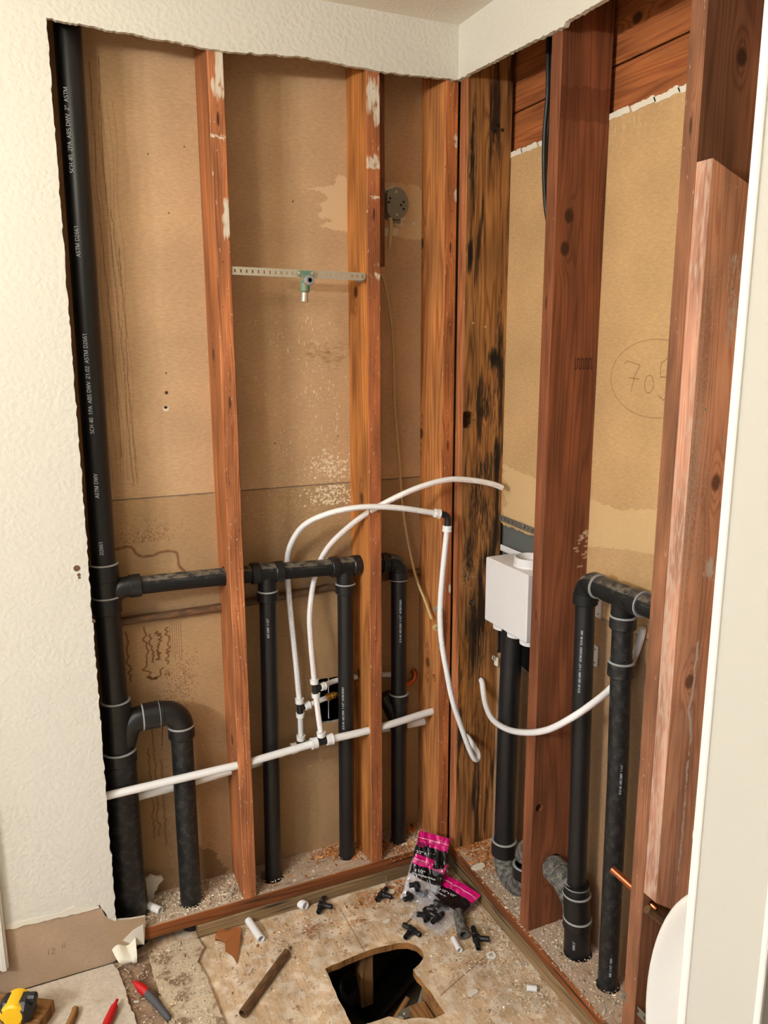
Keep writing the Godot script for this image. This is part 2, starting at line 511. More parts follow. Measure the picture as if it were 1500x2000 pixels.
func make_materials() -> void:
	var m: StandardMaterial3D
	m = mat("wall_paint", Color(0.85, 0.835, 0.785), 0.55, 0.0, 0.4)
	relief(m, 11, 0.055, 0.11, 2, 2.2)
	m = mat("ceiling_paint", Color(0.92, 0.89, 0.84), 0.7, 0.0, 0.3)
	relief(m, 12, 0.07, 0.06, 2, 2.4)
	mat("wall_paint_plain", Color(0.89, 0.86, 0.77), 0.6)
	mat("trim_paint", Color(0.88, 0.865, 0.82), 0.35)
	mat("low_bounce_paint", Color(0.52, 0.51, 0.49), 0.7)  # darker than the seen paint so unseen walls bounce less light
	mat("jamb_paint", Color(0.715, 0.70, 0.655), 0.45)
	m = mat("gypsum_core", Color(0.84, 0.81, 0.75), 0.9, 0.0, 0.1)
	relief(m, 13, 0.06, 0.3, 4, 6.0)
	mat("torn_white", Color(0.88, 0.85, 0.78), 0.85, 0.0, 0.2)
	mat("abs_pipe", Color(0.085, 0.088, 0.095), 0.40, 0.0, 0.5)
	mat("abs_fitting", Color(0.08, 0.083, 0.09), 0.38, 0.0, 0.5)
	mat("pale_lip", Color(0.58, 0.58, 0.57), 0.6)  # pale grey puts lip highlights and settled dust into the colour
	mat("pipe_print", Color(0.80, 0.82, 0.84), 0.6)
	mat("pex_ring", Color(0.95, 0.95, 0.94), 0.4)
	mat("poly_black", Color(0.10, 0.10, 0.105), 0.38)
	mat("galvanised", Color(0.80, 0.77, 0.69), 0.45, 0.55)
	mat("steel_dull", Color(0.56, 0.56, 0.52), 0.5, 0.7)
	mat("copper", Color(0.72, 0.42, 0.28), 0.32, 0.95)
	mat("brass", Color(0.80, 0.62, 0.26), 0.3, 0.95)
	mat("white_plastic", Color(0.90, 0.89, 0.88), 0.38)
	mat("porcelain", Color(0.91, 0.89, 0.85), 0.16)
	mat("cable_tan", Color(0.76, 0.66, 0.45), 0.5)
	mat("cable_black", Color(0.11, 0.115, 0.11), 0.45)
	mat("hole_dark", Color(0.16, 0.12, 0.09), 0.95)
	mat("felt_grey", Color(0.36, 0.37, 0.35), 0.85)
	mat("hollow_black", Color(0.09, 0.09, 0.09), 0.9)  # black stands for the darkness inside openings and hollows
	mat("soil", Color(0.50, 0.44, 0.36), 0.95)
	mat("pink_film", Color(0.86, 0.07, 0.47), 0.3)
	mat("black_film", Color(0.07, 0.06, 0.07), 0.25)
	mat("ink_white", Color(0.92, 0.90, 0.90), 0.5)
	mat("ink_black", Color(0.10, 0.03, 0.06), 0.5)
	mat("tool_red", Color(0.74, 0.09, 0.09), 0.4)
	mat("tool_grey", Color(0.30, 0.30, 0.30), 0.7)
	mat("tape_black", Color(0.10, 0.10, 0.10), 0.5)
	mat("tape_yellow", Color(0.93, 0.73, 0.05), 0.4)
	mat("scrap_brown", Color(0.60, 0.36, 0.17), 0.8)
	m = mat("clear_film", Color(0.95, 0.95, 0.97, 0.16), 0.08)
	m.transparency = BaseMaterial3D.TRANSPARENCY_ALPHA
	m = mat("window_glass", Color(1, 1, 1, 0.06), 0.02)
	m.transparency = BaseMaterial3D.TRANSPARENCY_ALPHA
	m = mat("dome_glass", Color(0.95, 0.93, 0.88), 0.4)
	m.emission_enabled = true
	m.emission = DOME_COLOR
	m.emission_energy_multiplier = 3.0
	m = mat("lamp_glass", Color(0.95, 0.93, 0.88), 0.4)
	m.emission_enabled = true
	m.emission = LAMP_COLOR
	m.emission_energy_multiplier = 4.0

	# new water tubing with its printed dashes
	for kind in [["pex_hot", Color(0.86, 0.30, 0.26)], ["pex_cold", Color(0.36, 0.42, 0.78)], ["pex_main", Color(0.93, 0.93, 0.91)]]:
		var t := Tex.new(64, 512)
		for i in 64 * 512:
			t.d[i * 3] = 242; t.d[i * 3 + 1] = 241; t.d[i * 3 + 2] = 238
		R.seed = 5
		if kind[0] != "pex_main":
			for line in [14, 46]:
				var y := 4
				while y < 500:
					var l := R.randi_range(3, 9)
					for k in l: t.dot(line + R.randf_range(-1, 1), y + k, 1.4, 0.8, kind[1], 0.30)
					y += l + R.randi_range(2, 5)
					if R.randf() < 0.08: y += 24
		m = texmat(kind[0], t, 0.33, 0.5)
		m.uv1_scale = Vector3(1, 3.0, 1)

	# pipe that has lain under dust
	var dt := Tex.new(256, 256)
	var na := grain(256, 256, 71, 0.03, 1.0, 1.0, 5)
	var nb := grain(256, 256, 72, 0.25, 1.0, 1.0, 2)
	for y in 256:
		for x in 256:
			var i := y * 256 + x
			# the dust lies along the side of the pipe that is up (u around 0.25)
			var u := absf(x / 256.0 - 0.25)
			var k := smoothstep(0.38, 0.76, na[i] / 255.0 * 0.55 + nb[i] / 255.0 * 0.45 + (0.14 if u < 0.15 else (-0.1 if u < 0.2 else -0.4)))
			var c := Color(0.085, 0.088, 0.092).lerp(Color(0.50, 0.46, 0.40), k * 0.85)
			t_set(dt, i, c)
	m = texmat("abs_dusty", dt, 0.55, 0.4)
	m.uv1_scale = Vector3(1, 4, 1)
	var st := Tex.new(256, 256)
	for i in 256 * 256:
		var k := smoothstep(0.48, 0.75, na[i] / 255.0 * 0.5 + nb[i] / 255.0 * 0.5)
		t_set(st, i, Color(0.085, 0.088, 0.092).lerp(Color(0.33, 0.32, 0.30), k * 0.7))
	m = texmat("abs_scuffed", st, 0.45, 0.45)
	m.uv1_scale = Vector3(1, 5, 1)
	var gt := Tex.new(256, 256)
	for i in 256 * 256:
		var k := smoothstep(0.30, 0.62, na[i] / 255.0 * 0.5 + nb[i] / 255.0 * 0.5)
		t_set(gt, i, Color(0.22, 0.215, 0.21).lerp(Color(0.52, 0.50, 0.46), k * 0.9))
	m = texmat("abs_plaster", gt, 0.7, 0.3)
	m.uv1_scale = Vector3(1, 5, 1)
	# patina on old brass, rust on old pipe
	var ot := Tex.new(128, 128)
	var oa := grain(128, 128, 81, 0.05, 1.0, 1.0, 4)
	for i in 128 * 128:
		t_set(ot, i, Color(0.58, 0.52, 0.38).lerp(Color(0.32, 0.56, 0.50), smoothstep(0.35, 0.6, oa[i] / 255.0)))
	texmat("patina", ot, 0.6, 0.5)
	var bt := Tex.new(128, 256)
	var ba := grain(128, 256, 82, 0.04, 1.0, 2.0, 4)
	for i in 128 * 256:
		t_set(bt, i, Color(0.47, 0.33, 0.21).lerp(Color(0.34, 0.25, 0.17), smoothstep(0.2, 0.8, ba[i] / 255.0)))
	texmat("old_pipe", bt, 0.5, 0.5).uv1_scale = Vector3(1, 4, 1)

	# wood
	var la := Color(0.69, 0.36, 0.17)
	var da := Color(0.42, 0.18, 0.075)
	texmat("stud_one_side", wood(96, 1024, 101, Color(0.72, 0.46, 0.28), Color(0.50, 0.28, 0.155), 7, [[0.5, 0.35], [0.4, 0.8]]))
	texmat("stud_one_face", face_marks(wood(48, 1536, 102, Color(0.76, 0.50, 0.32), Color(0.50, 0.27, 0.16), 6, [[0.5, 0.40], [0.5, 0.12]], {"paint": 0.13}), 1))
	texmat("stud_two_side", wood(96, 1024, 103, Color(0.75, 0.50, 0.26), Color(0.53, 0.30, 0.13), 5, [[0.55, 0.28], [0.35, 0.52], [0.6, 0.75]]))
	texmat("stud_two_face", face_marks(wood(48, 1536, 104, Color(0.72, 0.45, 0.28), Color(0.48, 0.255, 0.145), 9, [[0.5, 0.2]], {"paint": 0.14}), 2))
	texmat("corner_side", wood(96, 1024, 105, Color(0.80, 0.55, 0.32), Color(0.56, 0.32, 0.16), 4, [[0.9, 0.22], [0.88, 0.45], [0.5, 0.75]]))
	texmat("corner_face", face_marks(wood(48, 1536, 106, Color(0.74, 0.47, 0.27), Color(0.50, 0.27, 0.14), 4, [[0.5, 0.23], [0.5, 0.46]], {"paint": 0.10}), 3))
	texmat("weathered_side", mark_weathered(wood(160, 1536, 107, Color(0.68, 0.48, 0.27), Color(0.40, 0.245, 0.12), 5, [[0.4, 0.42], [0.55, 0.10]], {"mold": 0.40, "mold_color": Color(0.15, 0.10, 0.065)})))
	texmat("weathered_face", wood(48, 1024, 108, Color(0.72, 0.47, 0.30), Color(0.50, 0.29, 0.17), 4, [], {"paint": 0.12, "mold": 0.12}))
	texmat("dark_side", mark_stamp(wood(128, 1024, 109, Color(0.545, 0.335, 0.215), Color(0.395, 0.22, 0.135), 8, [[0.25, 0.22], [0.2, 0.25], [0.4, 0.93]])))
	texmat("dark_face", wood(48, 1024, 110, Color(0.545, 0.335, 0.215), Color(0.395, 0.22, 0.135), 5, [[0.4, 0.3], [0.6, 0.62]], {"paint": 0.07}))
	texmat("end_stud_side", wood(96, 1024, 111, Color(0.60, 0.41, 0.295), Color(0.43, 0.275, 0.19), 6, [[0.55, 0.05], [0.6, 0.13]], {"mold": 0.08}))
	texmat("end_stud_face", wood(48, 1536, 112, Color(0.60, 0.41, 0.295), Color(0.43, 0.275, 0.19), 9, [[0.5, 0.18]], {"paint": 0.13, "pale": 0.25}))
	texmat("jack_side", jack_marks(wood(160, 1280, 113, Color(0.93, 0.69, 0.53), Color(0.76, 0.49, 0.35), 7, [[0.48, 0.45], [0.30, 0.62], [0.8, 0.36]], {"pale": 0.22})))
	texmat("jack_face", wood(48, 1024, 114, Color(0.80, 0.60, 0.50), Color(0.62, 0.42, 0.33), 6, [], {"paint": 0.10, "pale": 0.60}))  # heavy pale flecking stands for glare and dust on the narrow face
	texmat("board", wood(160, 1024, 115, Color(0.66, 0.40, 0.22), Color(0.46, 0.245, 0.125), 5, [[0.3, 0.2], [0.6, 0.28], [0.4, 0.6]]))
	texmat("plate_top", wood(160, 1024, 116, Color(0.72, 0.62, 0.52), Color(0.54, 0.42, 0.33), 6, [], {"pale": 0.8, "mold": 0.12, "mold_color": Color(0.40, 0.30, 0.24)}), 0.85)
	texmat("plate_face", wood(48, 1024, 117, Color(0.60, 0.36, 0.19), Color(0.34, 0.18, 0.09), 5, [], {"mold": 0.22}), 0.7)
	texmat("plate_grey", wood(48, 1024, 118, Color(0.60, 0.50, 0.36), Color(0.38, 0.29, 0.19), 5, [], {"mold": 0.22}), 0.8)
	texmat("under_wood", wood(96, 512, 119, Color(0.60, 0.44, 0.27), Color(0.40, 0.27, 0.15), 6, []), 0.85)
	texmat("ply_edge", wood(64, 128, 120, Color(0.70, 0.50, 0.28), Color(0.45, 0.27, 0.13), 4, []), 0.85)
	M["grey_end"] = mat("grey_end", Color(0.50, 0.46, 0.43), 0.85)

func t_set(t: Tex, i: int, c: Color) -> void:
	t.d[i * 3] = int(clampf(c.r, 0, 1) * 255.0)
	t.d[i * 3 + 1] = int(clampf(c.g, 0, 1) * 255.0)
	t.d[i * 3 + 2] = int(clampf(c.b, 0, 1) * 255.0)

# paint and plaster that squeezed between the boards and smeared on the stud faces (v = 1 - y / 2.4)
func face_marks(t: Tex, which: int) -> Tex:
	R.seed = 40 + which
	var white := Color(0.85, 0.81, 0.74)
	var ys := []
	if which == 1: ys = [[2.27, 0.5, 0.05], [2.22, 0.8, 0.03], [2.11, 1.0, 0.006], [1.95, 0.3, 0.03], [1.91, 0.4, 0.04]]
	elif which == 2: ys = [[2.25, 0.9, 0.05], [2.20, 0.5, 0.03], [2.09, 1.0, 0.022], [2.075, 1.0, 0.006], [2.0, 0.7, 0.005], [1.80, 0.4, 0.012]]
	else: ys = [[2.16, 0.3, 0.02], [2.02, 0.2, 0.02], [0.9, 0.2, 0.02]]
	for e in ys:
		var y: float = (2.4 - e[0] + PLATE) / 2.4 * t.h
		var hh: float = e[2] / 2.4 * t.h
		for k in int(26 * e[1] + 60 * e[2] * 10):
			t.dot(R.randf_range(1.0 - e[1], 1.0) * t.w, y + R.randf_range(-hh, hh) * 0.6, R.randf_range(1.5, 6.0), maxf(1.5, hh * R.randf_range(0.2, 0.5)), white, R.randf_range(0.35, 0.75))
	for k in 70:
		var y := R.randf() * t.h
		t.dot(R.randf() * t.w, y, R.randf_range(0.6, 1.8), R.randf_range(0.8, 4.0), white, R.randf_range(0.3, 0.8))
	for k in 26:
		t.dot(R.randf() * t.w, R.randf() * t.h, 1.1, 1.2, Color(0.1, 0.05, 0.03), 0.9)
	return t

func mark_weathered(t: Tex) -> Tex:
	R.seed = 61
	# bark-brown gouges, black crayon marks and nail heads on the stained side; u = depth / 0.15, v = 1 - y / 2.4
	for e in [[0.018, 2.11, 0.010, 0.11], [0.016, 1.86, 0.009, 0.035], [0.10, 1.58, 0.02, 0.02], [0.118, 1.3, 0.012, 0.08], [0.05, 1.17, 0.03, 0.10], [0.10, 0.98, 0.03, 0.07], [0.03, 1.0, 0.02, 0.08], [0.05, 0.8, 0.02, 0.09], [0.08, 1.27, 0.05, 0.05], [0.09, 1.12, 0.06, 0.10], [0.07, 0.70, 0.05, 0.10], [0.06, 0.40, 0.06, 0.10], [0.12, 1.6, 0.012, 0.14], [0.08, 1.45, 0.04, 0.06]]:
		for k in 120:
			var x: float = (e[0] + R.randfn(0, 0.45) * e[2]) / 0.15 * t.w
			var y: float = (2.4 - e[1] + PLATE + R.randfn(0, 0.5) * e[3]) / 2.4 * t.h
			t.dot(x, y, R.randf_range(0.7, 2.2), R.randf_range(4, 18), Color(0.10, 0.085, 0.07), 0.35)
	for k in 9:
		var x := (0.085 + k * 0.004) / 0.15 * t.w
		var y := (2.4 - 1.585 + PLATE) / 2.4 * t.h
		t.stroke([Vector2(x, y - 3), Vector2(x + 3, y + 6)], 1.0, Color(0.04, 0.04, 0.04), 0.9)
	for e in [[0.095, 2.20], [0.11, 2.19], [0.088, 2.185]]:
		t.dot(e[0] / 0.15 * t.w, (2.4 - e[1] + PLATE) / 2.4 * t.h, 6, 3, Color(0.05, 0.05, 0.05), 0.85)
	for e in [[0.03, 1.68], [0.07, 1.67], [0.09, 0.2]]:
		t.dot(e[0] / 0.15 * t.w, (2.4 - e[1] + PLATE) / 2.4 * t.h, 2.5, 2.0, Color(0.8, 0.76, 0.7), 0.9)
	for k in 60:
		t.dot(R.randfn(0.03, 0.02) / 0.15 * t.w, (2.4 - R.randfn(0.95, 0.02) + PLATE) / 2.4 * t.h, 2, 2, Color(0.7, 0.66, 0.6), 0.35)
	# torn splinters low down
	for k in 160:
		t.dot(R.randf_range(0.0, 0.035) / 0.15 * t.w, (2.4 - R.randf_range(0.52, 0.74) + PLATE) / 2.4 * t.h, 1.2, R.randf_range(3, 14), Color(0.80, 0.52, 0.22), 0.4)
	return t

func mark_stamp(t: Tex) -> Tex:
	R.seed = 62
	# faint mill stamp and an old darker band near the head
	var y0 := (2.4 - 1.575 + PLATE) / 2.4 * t.h
	var x := 0.075 / 0.15 * t.w
	for k in 9:
		t.stroke([Vector2(x + k * 5, y0 - 5), Vector2(x + k * 5, y0 + 5)], 0.8, Color(0.16, 0.07, 0.05), 0.8)
		t.stroke([Vector2(x + k * 5, y0 - 5 if k % 2 else y0 + 5), Vector2(x + k * 5 + 4, y0 - 5 if k % 2 else y0 + 5)], 0.8, Color(0.16, 0.07, 0.05), 0.8)
	var nz := noise(63, 0.05, 3)
	t.fill(pv([[0, (2.4 - 2.18 + PLATE) / 2.4 * t.h], [t.w, (2.4 - 2.187 + PLATE) / 2.4 * t.h], [t.w, (2.4 - 2.117 + PLATE) / 2.4 * t.h], [0, (2.4 - 2.11 + PLATE) / 2.4 * t.h]]), Color(0.36, 0.19, 0.11), 0.4, nz, 3.0)
	for k in 300:
		t.dot(R.randf() * t.w, R.randf_range(0.55, 0.9) * t.h, R.randf_range(0.4, 1.0), R.randf_range(0.5, 1.4), Color(0.55, 0.40, 0.33), 0.35)
	for k in 26:
		t.dot((0.145 - absf(R.randfn(0, 0.018))) / 0.15 * t.w, (2.4 - R.randf_range(1.06, 1.16) + PLATE) / 2.4 * t.h, R.randf_range(2, 9), 1.2, Color(0.80, 0.74, 0.64), 0.7)
	return t

func jack_marks(t: Tex) -> Tex:
	R.seed = 64
	var white := Color(0.88, 0.84, 0.78)
	# ridge of joint compound that dried along the edge of the old board, and drips
	var ridge := [[0.0585, 1.03], [0.056, 0.98], [0.0555, 0.93], [0.048, 0.885], [0.060, 0.835], [0.057, 0.78], [0.058, 0.695], [0.0585, 0.575], [0.055, 0.48]]
	for k in ridge.size() - 1:
		for j in 90:
			var f := R.randf()
			var y := lerpf(ridge[k][1], ridge[k + 1][1], f)
			if k > 1 and sin(y * 61.0) + sin(y * 23.0) < -0.7 and R.randf() < 0.8: continue
			var x := lerpf(ridge[k][0], ridge[k + 1][0], f) + 0.0012 * sin(y * 140.0) + absf(R.randfn(0, 0.0016))
			t.dot(x / 0.15 * t.w, (2.4 - y + PLATE) / 2.4 * t.h, R.randf_range(0.8, 2.0), R.randf_range(1.0, 4.0), white, R.randf_range(0.4, 0.9))
	for k in 70:
		t.dot((0.077 + R.randfn(0, 0.006)) / 0.15 * t.w, (2.4 - R.randfn(1.186, 0.012) + PLATE) / 2.4 * t.h, R.randf_range(0.8, 2.6), R.randf_range(1, 5), white, 0.7)
	for k in 140:
		t.dot((0.078 + R.randfn(0, 0.010)) / 0.15 * t.w, (2.4 - R.randf_range(1.62, 1.78) + PLATE) / 2.4 * t.h, R.randf_range(0.6, 2.0), R.randf_range(1, 5), white, 0.5)
	for k in 90:
		t.dot(R.randf() * t.w, R.randf() * t.h, R.randf_range(0.5, 1.6), R.randf_range(0.6, 2.2), white, R.randf_range(0.3, 0.7))
	for k in 5200:  # pale specks painted for the glare and dust haze along the front edge
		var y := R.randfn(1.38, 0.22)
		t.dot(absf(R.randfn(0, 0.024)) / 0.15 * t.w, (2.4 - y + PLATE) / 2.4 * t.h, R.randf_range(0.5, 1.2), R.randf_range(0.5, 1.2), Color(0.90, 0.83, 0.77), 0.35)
	for e in [[0.074, 1.72], [0.073, 1.687], [0.099, 1.603], [0.080, 1.44], [0.082, 1.35], [0.03, 1.50]]:
		t.dot(e[0] / 0.15 * t.w, (2.4 - e[1] + PLATE) / 2.4 * t.h, 2.2, 2.0, Color(0.85, 0.8, 0.72), 0.9)
		t.dot(e[0] / 0.15 * t.w, (2.4 - e[1] + PLATE) / 2.4 * t.h, 1.0, 0.9, Color(0.08, 0.05, 0.04), 0.9)
	return t

# ---------------------------------------------------------------- gypsum boards seen from behind
const KRAFT := Color(0.765, 0.635, 0.485)

func board_left_upper() -> Material:
	# x -1.35 .. 0.15, y 1.221 .. 2.44
	var W := 1024
	var H := 832
	var t := paper(W, H, 201, KRAFT)
	var at := func(x: float, y: float) -> Vector2: return Vector2((x + 1.35) / 1.5 * W, (2.44 - y) / 1.219 * H)
	var nz := noise(202, 0.08, 4)
	R.seed = 203
	var torn := Color(0.86, 0.75, 0.59)
	for poly in [[[-0.396, 2.035], [-0.345, 2.03], [-0.33, 2.012], [-0.357, 1.996], [-0.345, 1.985], [-0.36, 1.965], [-0.316, 1.958], [-0.354, 1.943], [-0.30, 1.930], [-0.20, 1.928], [-0.03, 1.918], [-0.03, 2.051], [-0.06, 2.068], [-0.145, 2.07], [-0.254, 2.067], [-0.299, 2.079], [-0.31, 2.05]]]:
		var a := []
		for p in poly: a.append(at.call(p[0], p[1]))
		t.fill(pv(a), torn, 0.85, nz, 4.0)
	# old adhesive runs beside the stack
	for e in [[[-0.905, 2.294], [-0.911, 2.078], [-0.904, 1.84], [-0.896, 1.589], [-0.895, 1.418], [-0.891, 1.242]], [[-0.888, 1.865], [-0.885, 1.666], [-0.887, 1.537], [-0.885, 1.405], [-0.88, 1.25]], [[-0.925, 2.28], [-0.93, 2.0], [-0.92, 1.7], [-0.915, 1.3]], [[-0.90, 1.95], [-0.888, 1.75]]]:
		var a := []
		for k in e.size() - 1:
			for s in 12:
				var f := float(s) / 12
				a.append(at.call(lerpf(e[k][0], e[k + 1][0], f) + R.randfn(0, 0.0009), lerpf(e[k][1], e[k + 1][1], f)))
		t.stroke(a, 0.8, Color(0.38, 0.26, 0.16), 0.45)
	for k in 7:
		var x := -0.945 + k * 0.011
		var a := []
		for s in 30: a.append(at.call(x + 0.004 * sin(s * 0.7 + k), 2.2 - s * 0.032))
		t.stroke(a, 0.7, Color(0.50, 0.36, 0.22), 0.22)
	# spatter of wet plaster: long drops above, dense below
	var white := Color(0.93, 0.88, 0.76)
	for k in 190:
		var p: Vector2 = at.call(R.randfn(-0.40, 0.09), R.randf_range(1.30, 1.70))
		t.dot(p.x, p.y, R.randf_range(0.5, 1.1), R.randf_range(0.8, 4.5), white, R.randf_range(0.35, 0.9))
	for k in 620:
		var p: Vector2 = at.call(R.randfn(-0.36, 0.09), R.randfn(1.245, 0.06))
		t.dot(p.x, p.y, R.randf_range(0.4, 1.4), R.randf_range(0.4, 1.5), white, R.randf_range(0.3, 0.8))
	for k in 150:
		var p: Vector2 = at.call(R.randfn(-0.325, 0.035), R.randfn(1.27, 0.02))
		t.dot(p.x, p.y, R.randf_range(0.8, 3.2), R.randf_range(0.8, 2.8), white, R.randf_range(0.6, 0.95))
	for k in 26:
		var p: Vector2 = at.call(R.randf_range(-0.5, -0.44), R.randf_range(1.26, 1.42))
		t.dot(p.x, p.y, R.randf_range(2, 7), R.randf_range(1, 2), Color(0.82, 0.74, 0.6), 0.25)
	for e in [[-0.82, 2.26], [-0.80, 1.36], [-0.57, 1.55], [-0.43, 1.75], [-0.56, 1.33]]:
		for k in 60:
			var p: Vector2 = at.call(e[0] + R.randfn(0, 0.02), e[1] + R.randfn(0, 0.03))
			t.dot(p.x, p.y, R.randf_range(0.6, 3), R.randf_range(0.5, 1.5), Color(0.82, 0.74, 0.62), 0.16)
	# water marks
	for e in [[-0.32, 1.58], [-0.27, 1.62], [-0.36, 1.60]]:
		for k in 40:
			var p: Vector2 = at.call(e[0] + R.randfn(0, 0.03), e[1] + R.randfn(0, 0.015))
			t.dot(p.x, p.y, R.randf_range(3, 9), R.randf_range(1, 3), Color(0.44, 0.31, 0.18), 0.10)
	for e in [[-0.792, 1.499, 3.0], [-0.803, 2.086, 1.2], [-0.713, 2.111, 1.2], [-0.76, 1.95, 1.2], [-0.79, 1.55, 1.4], [-0.5, 1.35, 1.3], [-0.31, 1.36, 1.3], [-0.43, 2.0, 1.5]]:
		var p: Vector2 = at.call(e[0], e[1])
		t.dot(p.x, p.y, e[2], e[2], Color(0.16, 0.10, 0.06), 0.9)
	var q: Vector2 = at.call(-0.796, 1.459)
	t.dot(q.x, q.y + 1, 5.5, 5.0, Color(0.90, 0.85, 0.76), 0.95)
	t.dot(q.x, q.y - 1, 3.2, 2.6, Color(0.08, 0.06, 0.05), 0.95)
	for k in 220:
		var p := Vector2(R.randf() * W, R.randf() * H)
		t.dot(p.x, p.y, R.randf_range(0.4, 0.9), R.randf_range(0.4, 0.9), white if R.randf() < 0.5 else Color(0.3, 0.2, 0.12), 0.55)
	return texmat("board_left_upper", t, 0.75, 0.3)

func board_left_lower() -> Material:
	# x -1.35 .. 0.15, y 0.03 .. 1.218
	var W := 1024
	var H := 811
	var t := paper(W, H, 211, Color(0.685, 0.56, 0.41))  # base darker than the upper board for the weaker light low down
	var at := func(x: float, y: float) -> Vector2: return Vector2((x + 1.35) / 1.5 * W, (1.218 - y) / 1.188 * H)
	R.seed = 213
	var brown := Color(0.36, 0.20, 0.11)
	var a := []
	for e in [[-0.96, 1.088], [-0.945, 1.09], [-0.91, 1.092], [-0.891, 1.066], [-0.858, 1.062], [-0.824, 1.07], [-0.79, 1.062], [-0.785, 1.025], [-0.769, 1.008]]: a.append(at.call(e[0], e[1]))
	var w3 := []
	for p in a: w3.append(v3(p.x, p.y, 0))
	a = []
	for p in smooth(w3, 10): a.append(Vector2(p.x + R.randfn(0, 0.5), p.y + R.randfn(0, 0.5)))
	t.stroke(a, 3.4, brown, 0.16)
	t.stroke(a, 1.6, brown, 0.2)
	for k in 300:
		var p: Vector2 = at.call(-0.87 + R.randfn(0, 0.05), 1.10 + absf(R.randfn(0, 0.03)))
		t.dot(p.x, p.y, R.randf_range(0.6, 1.6), R.randf_range(0.6, 1.6), brown, 0.28)
	# lettering dissolved by water
	for e in [[[-0.939, 0.855], [-0.937, 0.773], [-0.93, 0.70]], [[-0.891, 0.862], [-0.884, 0.80], [-0.888, 0.718], [-0.872, 0.706], [-0.856, 0.712], [-0.852, 0.74]], [[-0.857, 0.846], [-0.850, 0.82], [-0.860, 0.79], [-0.852, 0.77], [-0.856, 0.759]], [[-0.829, 0.853], [-0.826, 0.80], [-0.832, 0.775], [-0.829, 0.739]], [[-0.875, 0.84], [-0.872, 0.79], [-0.876, 0.75]]]:
		var b := []
		for k in e.size() - 1:
			for s in 8:
				var f := float(s) / 8
				b.append(at.call(lerpf(e[k][0], e[k + 1][0], f) + R.randfn(0, 0.0045), lerpf(e[k][1], e[k + 1][1], f)))
		t.stroke(b, 2.2, brown, 0.24)
		t.stroke(b, 0.9, Color(0.30, 0.16, 0.09), 0.35)
	for k in 6:
		var x := -0.82 + k * 0.006
		t.stroke([at.call(x, 0.87), at.call(x - 0.002, 0.77 - 0.01 * (k % 3))], 0.8, brown, 0.3)
	for e in [[-0.788, 0.70, 0.02, 0.04, 340], [-0.82, 0.64, 0.03, 0.02, 220], [-0.835, 0.715, 0.006, 0.008, 60]]:
		for k in e[4]:
			var p: Vector2 = at.call(e[0] + R.randfn(0, 1) * e[2], e[1] + R.randfn(0, 1) * e[3])
			t.dot(p.x, p.y, R.randf_range(0.5, 1.5), R.randf_range(0.5, 1.5), Color(0.40, 0.22, 0.13), 0.4)
	# old runs and a mould patch low down
	for e in [[-0.885, 0.62, 0.20], [-0.868, 0.46, 0.17], [-0.90, 0.5, 0.2]]:
		var b := []
		for s in 24: b.append(at.call(e[0] + R.randfn(0, 0.0022), lerpf(e[1], e[2], s / 24.0)))
		t.stroke(b, 2.2, Color(0.33, 0.22, 0.12), 0.3)
	var nz := noise(214, 0.05, 4)
	var mp := []
	for e in [[-0.80, 0.155], [-0.74, 0.14], [-0.69, 0.05], [-0.70, 0.03], [-0.80, 0.03]]: mp.append(at.call(e[0], e[1]))
	t.fill(pv(mp), Color(0.34, 0.27, 0.19), 0.45, nz, 10.0)
	mp = []
	for e in [[-0.96, 0.60], [-0.865, 0.60], [-0.85, 0.35], [-0.86, 0.03], [-0.98, 0.03]]: mp.append(at.call(e[0], e[1]))
	t.fill(pv(mp), Color(0.50, 0.38, 0.25), 0.22, nz, 14.0)
	# plaster spatter carried down from the board above
	var white := Color(0.93, 0.88, 0.76)
	for k in 900:
		var p: Vector2 = at.call(R.randfn(-0.42, 0.10), 1.218 - absf(R.randfn(0, 0.09)))
		t.dot(p.x, p.y, R.randf_range(0.4, 1.2), R.randf_range(0.4, 1.2), white, R.randf_range(0.25, 0.7))
	for k in 190:
		var p: Vector2 = at.call(R.randfn(-0.335, 0.035), R.randf_range(1.16, 1.218))
		t.dot(p.x, p.y, R.randf_range(0.8, 3.4), R.randf_range(0.8, 2.8), white, 0.85)
	for k in 12:
		var p: Vector2 = at.call(R.randfn(-0.6, 0.2), R.randf_range(0.3, 0.6))
		t.dot(p.x, p.y, 1.2, 1.2, white, 0.8)
	t.stroke([at.call(-0.86, 0.58), at.call(-0.858, 0.55), at.call(-0.862, 0.50)], 1.2, brown, 0.6)
	return texmat("board_left_lower", t, 0.78, 0.28)

